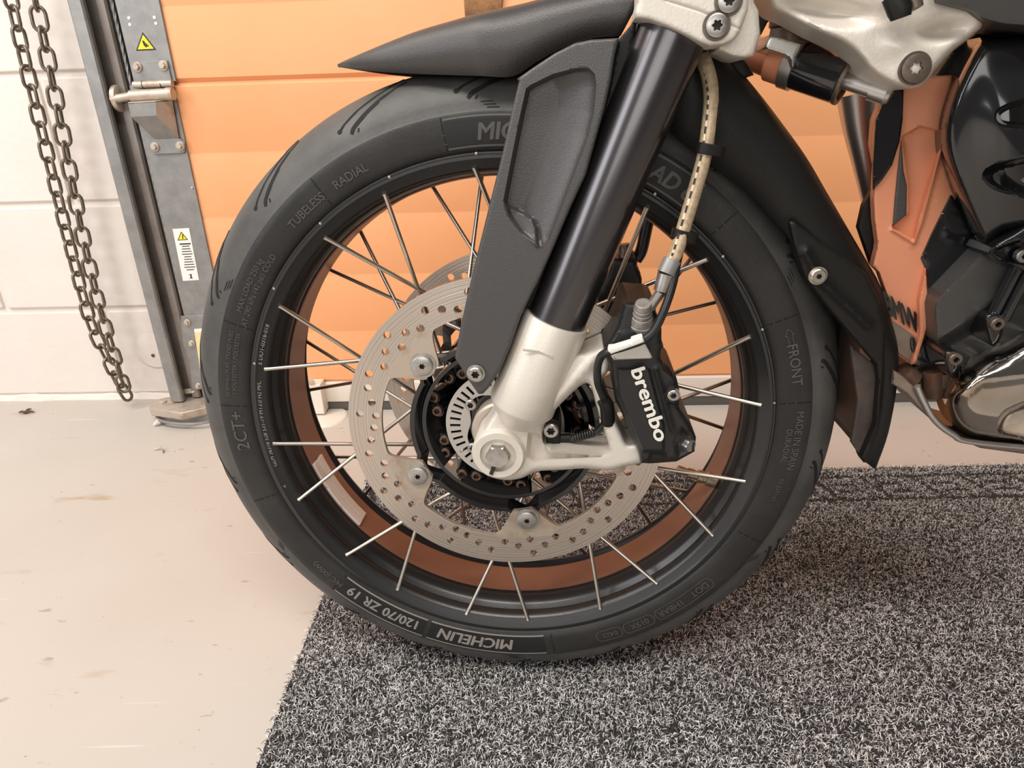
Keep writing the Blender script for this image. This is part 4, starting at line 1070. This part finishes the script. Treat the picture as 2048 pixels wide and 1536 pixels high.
# --- telelever arm and steering parts
arm = relief('suspension_arm', curve([(1520, -45), (1536, 0), (1548, 22), (1575, 34), (1602, 47), (1640, 66), (1680, 84), (1712, 108), (1738, 140), (1760, 158), (1782, 170), (1800, 177), (1820, 178), (1842, 172), (1858, 158), (1872, 138), (1905, 102), (1940, 74), (1970, 42), (1985, -45)], 3, True), .105, .055, 'castgrey', moto, (14, .013), [('blob', 1880, 62, 60, 20, -.18, -.014), ('blob', 1800, 90, 40, 30, 0, .004), ('blob', 1650, 25, 110, 28, .1, -.012), ('blob', 1830, 135, 40, 40, 0, .006)], 7, smooth=70)
arm.data.materials[0] = M['cast']
c = L(1829, 137, .109)
MB().lathe([(-.004, .0098), (0, .0104), (.001, .0108), (.001, .0094)], 36, c, closed=True).build('bolt_recess', 'boltdark', arm, 40)
bolt('arm_bolt', c, .0092, 'boltdark', arm, .003, .40, 6, .2)
under = relief('arm_lower_web', curve([(1590, 40), (1640, 62), (1700, 95), (1740, 135), (1770, 160), (1800, 176), (1780, 182), (1752, 172), (1715, 158), (1690, 135), (1650, 95), (1600, 58)], 3, True), .060, .02, 'copper', arm, (6, .004), [('poly', [(1668, 84), (1682, 84), (1735, 122), (1736, 150), (1722, 150)], -.012, 6)], 6, smooth=70)  # copper colour here stands in for an orange reflection on the underside
for x in (1752, 1768): pxtube([(x-6, 128, .052), (x-8, 150, .05), (x+6, 176, .048)], .003, 'boot_ring', 'boltdark', arm, 8, 6)
wp_ = MB().tube([L(1786, -10, .118), L(1800, 20, .120), L(1802, 36, .120)], [.007, .0075, .006], 12, flat=.7)
wp_.build('cable_tie', 'blackplastic', arm, 40); MB().tube([L(1822, -10, .116), L(1830, 18, .118)], [.006, .005], 10).build('cable_tie', 'boltdark', arm, 40)
# ball joint, damper
D0 = .035
j0, j1 = L(1585, 28, D0), L(1578, 90, D0)
bjj = MB().tube([j0, j0.lerp(j1, .42)], [.0165, .0165], 28).tube([j0.lerp(j1, .42), j1], [.0150, .0165], 28)
bjj.build('ball_joint', 'boltdark', moto, 40, .001)
c0, c1 = L(1500, 100, .0), L(1690, 160, .03)
cyl = MB().tube([L(1480, 95, -.01), L(1545, 122, -.005)], .0135, 26); cyl.build('damper_body', 'copper', moto, 40)
dm = MB(); a, b = L(1545, 114, .024), L(1686, 160, .052); ax = (b-a).normalized(); dlen = (b-a).length
dm.tube([a, a+ax*dlen*.27], .0180, 36); o = dm.build('steering_damper', 'copper', moto, 40, .001)
MB().tube([a+ax*dlen*.27, a+ax*dlen], .0178, 36).build('damper_barrel', 'gloss', o, 40, .0012)
MB().lathe([(0, .0178), (.001, .0182), (.003, .0180), (.003, .0145), (.0005, .0135), (.0005, .004)], 36, a+ax*dlen, ax, closed=False).build('damper_cap', 'boltdark', o, 40)
MB().tube([a+ax*dlen, a+ax*(dlen+.022), a+ax*(dlen+.0222), a+ax*(dlen+.034), a+ax*(dlen+.037)], [.0062, .0062, .0078, .0078, .0060], 22).build('damper_rod', 'alloy', o, 30)
MB().lathe([(-.004, .0195), (.005, .0195), (.005, .0178), (-.004, .0178)], 36, a+ax*dlen*.30, ax, closed=True).build('damper_strap', 'alloy', o, 40)
relief('damper_bracket', [(1530, 92), (1538, 70), (1560, 74), (1604, 88), (1597, 105), (1590, 118), (1586, 140), (1580, 118), (1570, 110), (1530, 97)], .058, .026, 'alloy', o, (3, .002), (), 5)
relief('brake_line_guard', [(1515, 26), (1550, 32), (1560, 26), (1535, 45), (1522, 70), (1517, 40)], -.01, -.02, 'blackplastic', moto, (2, .001), (), 6)
relief('steering_stop', [(1606, 60), (1625, 70), (1662, 94), (1655, 100), (1660, 108), (1645, 112), (1622, 96)], .0, -.02, 'gloss', moto, (3, .003), (), 6)
relief('fork_brace_shade', [(1416, 96), (1450, 100), (1472, 116), (1490, 120), (1508, 150), (1480, 160), (1440, 150), (1405, 135)], .05, .0, 'blackplastic', moto, (6, .005), (), 8)  # matte black block standing in for shade below the fork clamp
# chrome side tube and black intake ahead of the panel
pxtube([(1712, 185, -.03), (1718, 250, -.03), (1730, 320, -.03), (1744, 400, -.03)], [.016-.0003*i for i in range(25)], 'frame_tube', 'alloy', moto, 20, 8)

# --- copper toned front panel, gloss black covers
PD = .055
panel = relief('radiator_shroud', [(1700, 160), (1905, 150), (1903, 182), (1890, 212), (1882, 248), (1881, 280), (1888, 322), (1904, 372), (1928, 434), (1946, 470), (1900, 505), (1853, 540), (1858, 640), (1858, 650), (1828, 728), (1815, 726), (1788, 706), (1784, 690), (1776, 600), (1757, 545), (1744, 532), (1752, 500), (1754, 486), (1748, 440), (1746, 398), (1750, 330), (1742, 290), (1746, 240), (1768, 185)], PD, PD-.010, 'copper', moto, (4, .004),
    [('poly', [(1802, 272), (1815, 370), (1815, 428), (1785, 450), (1784, 458), (1830, 480), (1838, 440), (1880, 300), (1880, 260), (1840, 250)], -.006, 5), ('ridge', [(1882, 300), (1845, 440), (1828, 486)], 4, .003), ('ridge', [(1785, 460), (1828, 486)], 4, .002)], 6)
relief('shroud_inlay', [(1775, 180), (1808, 178), (1806, 240), (1800, 282), (1785, 330), (1765, 360), (1747, 380), (1746, 330), (1752, 240)], PD+.0035, PD, 'gloss', panel, (3, .002), (), 6)
relief('shroud_slot', [(1803, 280), (1807, 340), (1814, 372), (1813, 430), (1786, 452), (1790, 400), (1796, 340)], PD+.002, PD-.004, 'enginegrey', panel, (2, .001), (), 5)
relief('shroud_side', [(1716, 455), (1726, 410), (1743, 380), (1747, 440), (1752, 480), (1747, 520), (1742, 530)], PD-.012, PD-.020, 'blackplastic', panel, (3, .003), (), 6)
relief('shroud_lower', [(1780, 638), (1843, 682), (1838, 694), (1825, 728), (1796, 706), (1786, 690)], PD+.0015, PD-.01, 'skid', panel, (2, .001), (), 6)
relief('shroud_edge', [(1852, 536), (1858, 640), (1850, 668), (1832, 728), (1822, 729), (1840, 668), (1838, 600)], PD+.006, PD-.01, 'copper', panel, (2, .002), (), 6)
q0, q1 = np.array([1774., 626.]), np.array([1840., 669.])
vb_, _ = text2d('BMW', .02, 0); xl2, xh2 = vb_[:, 0].min(), vb_[:, 0].max()
def bmw(x, y, z):
    t = (x-xl2)/(xh2-xl2); q = q0+(q1-q0)*t+np.array([-8., -44.])*(y+.345)/.7
    return L(q[0], q[1], PD+.0030)
text_mesh('lettering', 'BMW', bmw, 'gloss', panel, .06, 0)
rnd = curve([(1822, 674), (1829, 676), (1833, 690), (1830, 706), (1823, 702), (1820, 688)], 4, True)
relief('round_emblem', rnd, PD+.004, PD, 'gloss', panel, (4, .002), (), 4)
blk = relief('engine_shroud', [(1902, 384), (1930, 436), (1960, 500), (1990, 480), (2060, 440), (2060, 720), (1905, 735), (1830, 735), (1826, 726), (1860, 650), (1853, 545), (1840, 516), (1860, 470)], PD+.002, PD-.04, 'gloss', moto, (5, .004), (), 9)
eng = relief('engine_cover', curve([(1960, 75), (1935, 112), (1912, 155), (1896, 195), (1883, 245), (1883, 300), (1900, 360), (1926, 425), (1955, 485), (1975, 498), (2010, 470), (2090, 420), (2090, 60)], 3), .085, .03, 'gloss', moto, (26, .028), [('blob', 2030, 270, 110, 230, 0, .022), ('poly', curve([(1988, 232), (2000, 214), (2040, 198), (2090, 190), (2090, 268), (2040, 258), (2000, 252)], 4, True), -.024, 13), ('poly', curve([(1964, 355), (1975, 335), (2010, 322), (2090, 316), (2090, 400), (2030, 392), (1985, 378)], 4, True), -.024, 13)], 5, smooth=60)
for x, y, d in ((2046, 352, .072), (2040, 510, .088)): bolt('cover_bolt', L(x, y, d), .0055, 'boltgrey', eng, .006, .4, 6, .16)
boss = relief('engine_boss', curve([(1977, 505), (1990, 488), (2020, 470), (2070, 450), (2070, 545), (2020, 532), (1990, 522)], 4), .100, .06, 'gloss', moto, (8, .008), [('poly', curve([(1985, 504), (2005, 490), (2070, 475), (2070, 530), (2015, 524)], 4, True), -.015, 5)], 5, smooth=60)
case = relief('engine_case', [(1868, 615), (1872, 600), (1965, 505), (1990, 515), (2035, 535), (2060, 545), (2060, 720), (1900, 735), (1872, 680)], .082, .03, 'enginegrey', moto, (5, .005), [('poly', [(1870, 680), (1925, 645), (1960, 620), (2000, 590), (2060, 560), (2060, 740), (1880, 740)], -.020, 25)], 7)
for a, b in (((2034, 534), (1984, 632)), ((2052, 548), (2006, 640))):
    pxtube([(a[0], a[1], .090), (b[0], b[1], .088)], .0045, 'engine_rib', 'gloss', case, 10, 4)
for (x, y, w, h) in ((1988, 648, 20, 42), (1905, 718, 18, 34)):
    o = relief('header_stud', curve([(x-w, y-h*.3), (x, y-h*.55), (x+w, y-h*.2), (x+w*.6, y+h*.8), (x-w*.4, y+h)], 4, True), .098, .06, 'gloss', case, (8, .008), (), 5, smooth=70)
    bolt('stud_nut', L(x, y-3, .0985), .0052, 'boltdark', o, .006, .45, 6, .12)
# exhaust header: big bent chrome pipe running backwards
hx = [(2130, 700, .03), (2060, 722, .060), (2000, 752, .085), (1956, 795, .095), (1955, 838, .095), (2000, 852, .095), (2060, 850, .085), (2140, 846, .06)]
exh = relief('exhaust_header', curve([(1886, 800), (1888, 780), (1905, 745), (1945, 710), (2000, 686), (2090, 664), (2090, 905), (2040, 888), (1985, 882), (1935, 872), (1905, 850), (1890, 825)], 4, True), .112, .04, 'chrome', moto, (55, .060), [('poly', curve([(1995, 868), (2000, 830), (2030, 810), (2090, 795), (2090, 900), (2040, 880)], 4, True), -.020, 16), ('ridge', [(1905, 800), (1960, 760), (2090, 720)], 22, .004)], 6, smooth=70)
relief('header_pocket', curve([(2006, 862), (2008, 838), (2030, 822), (2090, 812), (2090, 880), (2040, 872)], 4, True), .098, .08, 'galvrust', exh, (6, .003), (), 6)
# skid plate
sk = [(1787, 740), (1806, 752), (1834, 778), (1850, 815), (1872, 845), (1905, 872), (1960, 888), (2060, 912), (2060, 935), (1960, 896), (1895, 868), (1862, 838), (1838, 815), (1815, 788), (1784, 768)]
skp = relief('skid_plate', sk, .075, .0, 'skid', moto, (3, .003), (), 6)
pxtube([(1834, 772, .078), (1846, 800, .078), (1868, 838, .078), (1905, 868, .078), (1960, 886, .078), (2060, 910, .078)], .0028, 'plate_rim', 'alloy', skp, 8, 6)
relief('sump', [(1790, 730), (1830, 735), (1905, 738), (1890, 790), (1860, 800), (1845, 770), (1838, 765), (1838, 740), (1800, 735)], .03, -.05, 'browngrime', moto, (4, .004), (), 8)
for a, b in (((1803, 742, .05), (1824, 760, .05)), ((1865, 738, .05), (1868, 790, .05)), ((1885, 742, .05), (1880, 770, .05))):
    pxtube([a, b], .010, 'sump_bracket', 'boltrust', moto, 10, 3)
relief('frame_gap_shade', [(1850, 180), (1905, 100), (1960, 60), (1985, 30), (2080, 10), (2080, 110), (1960, 130), (1925, 150), (1890, 200)], .045, .0, 'blackplastic', moto, (5, .004), (), 9)  # matte black sheet standing in for shade in the frame gap
relief('upper_fairing', [(1845, -40), (1875, 4), (1940, 22), (1965, 40), (2010, 50), (2090, 70), (2090, -40)], .115, .06, 'enginegrey', moto, (5, .006), (), 9)
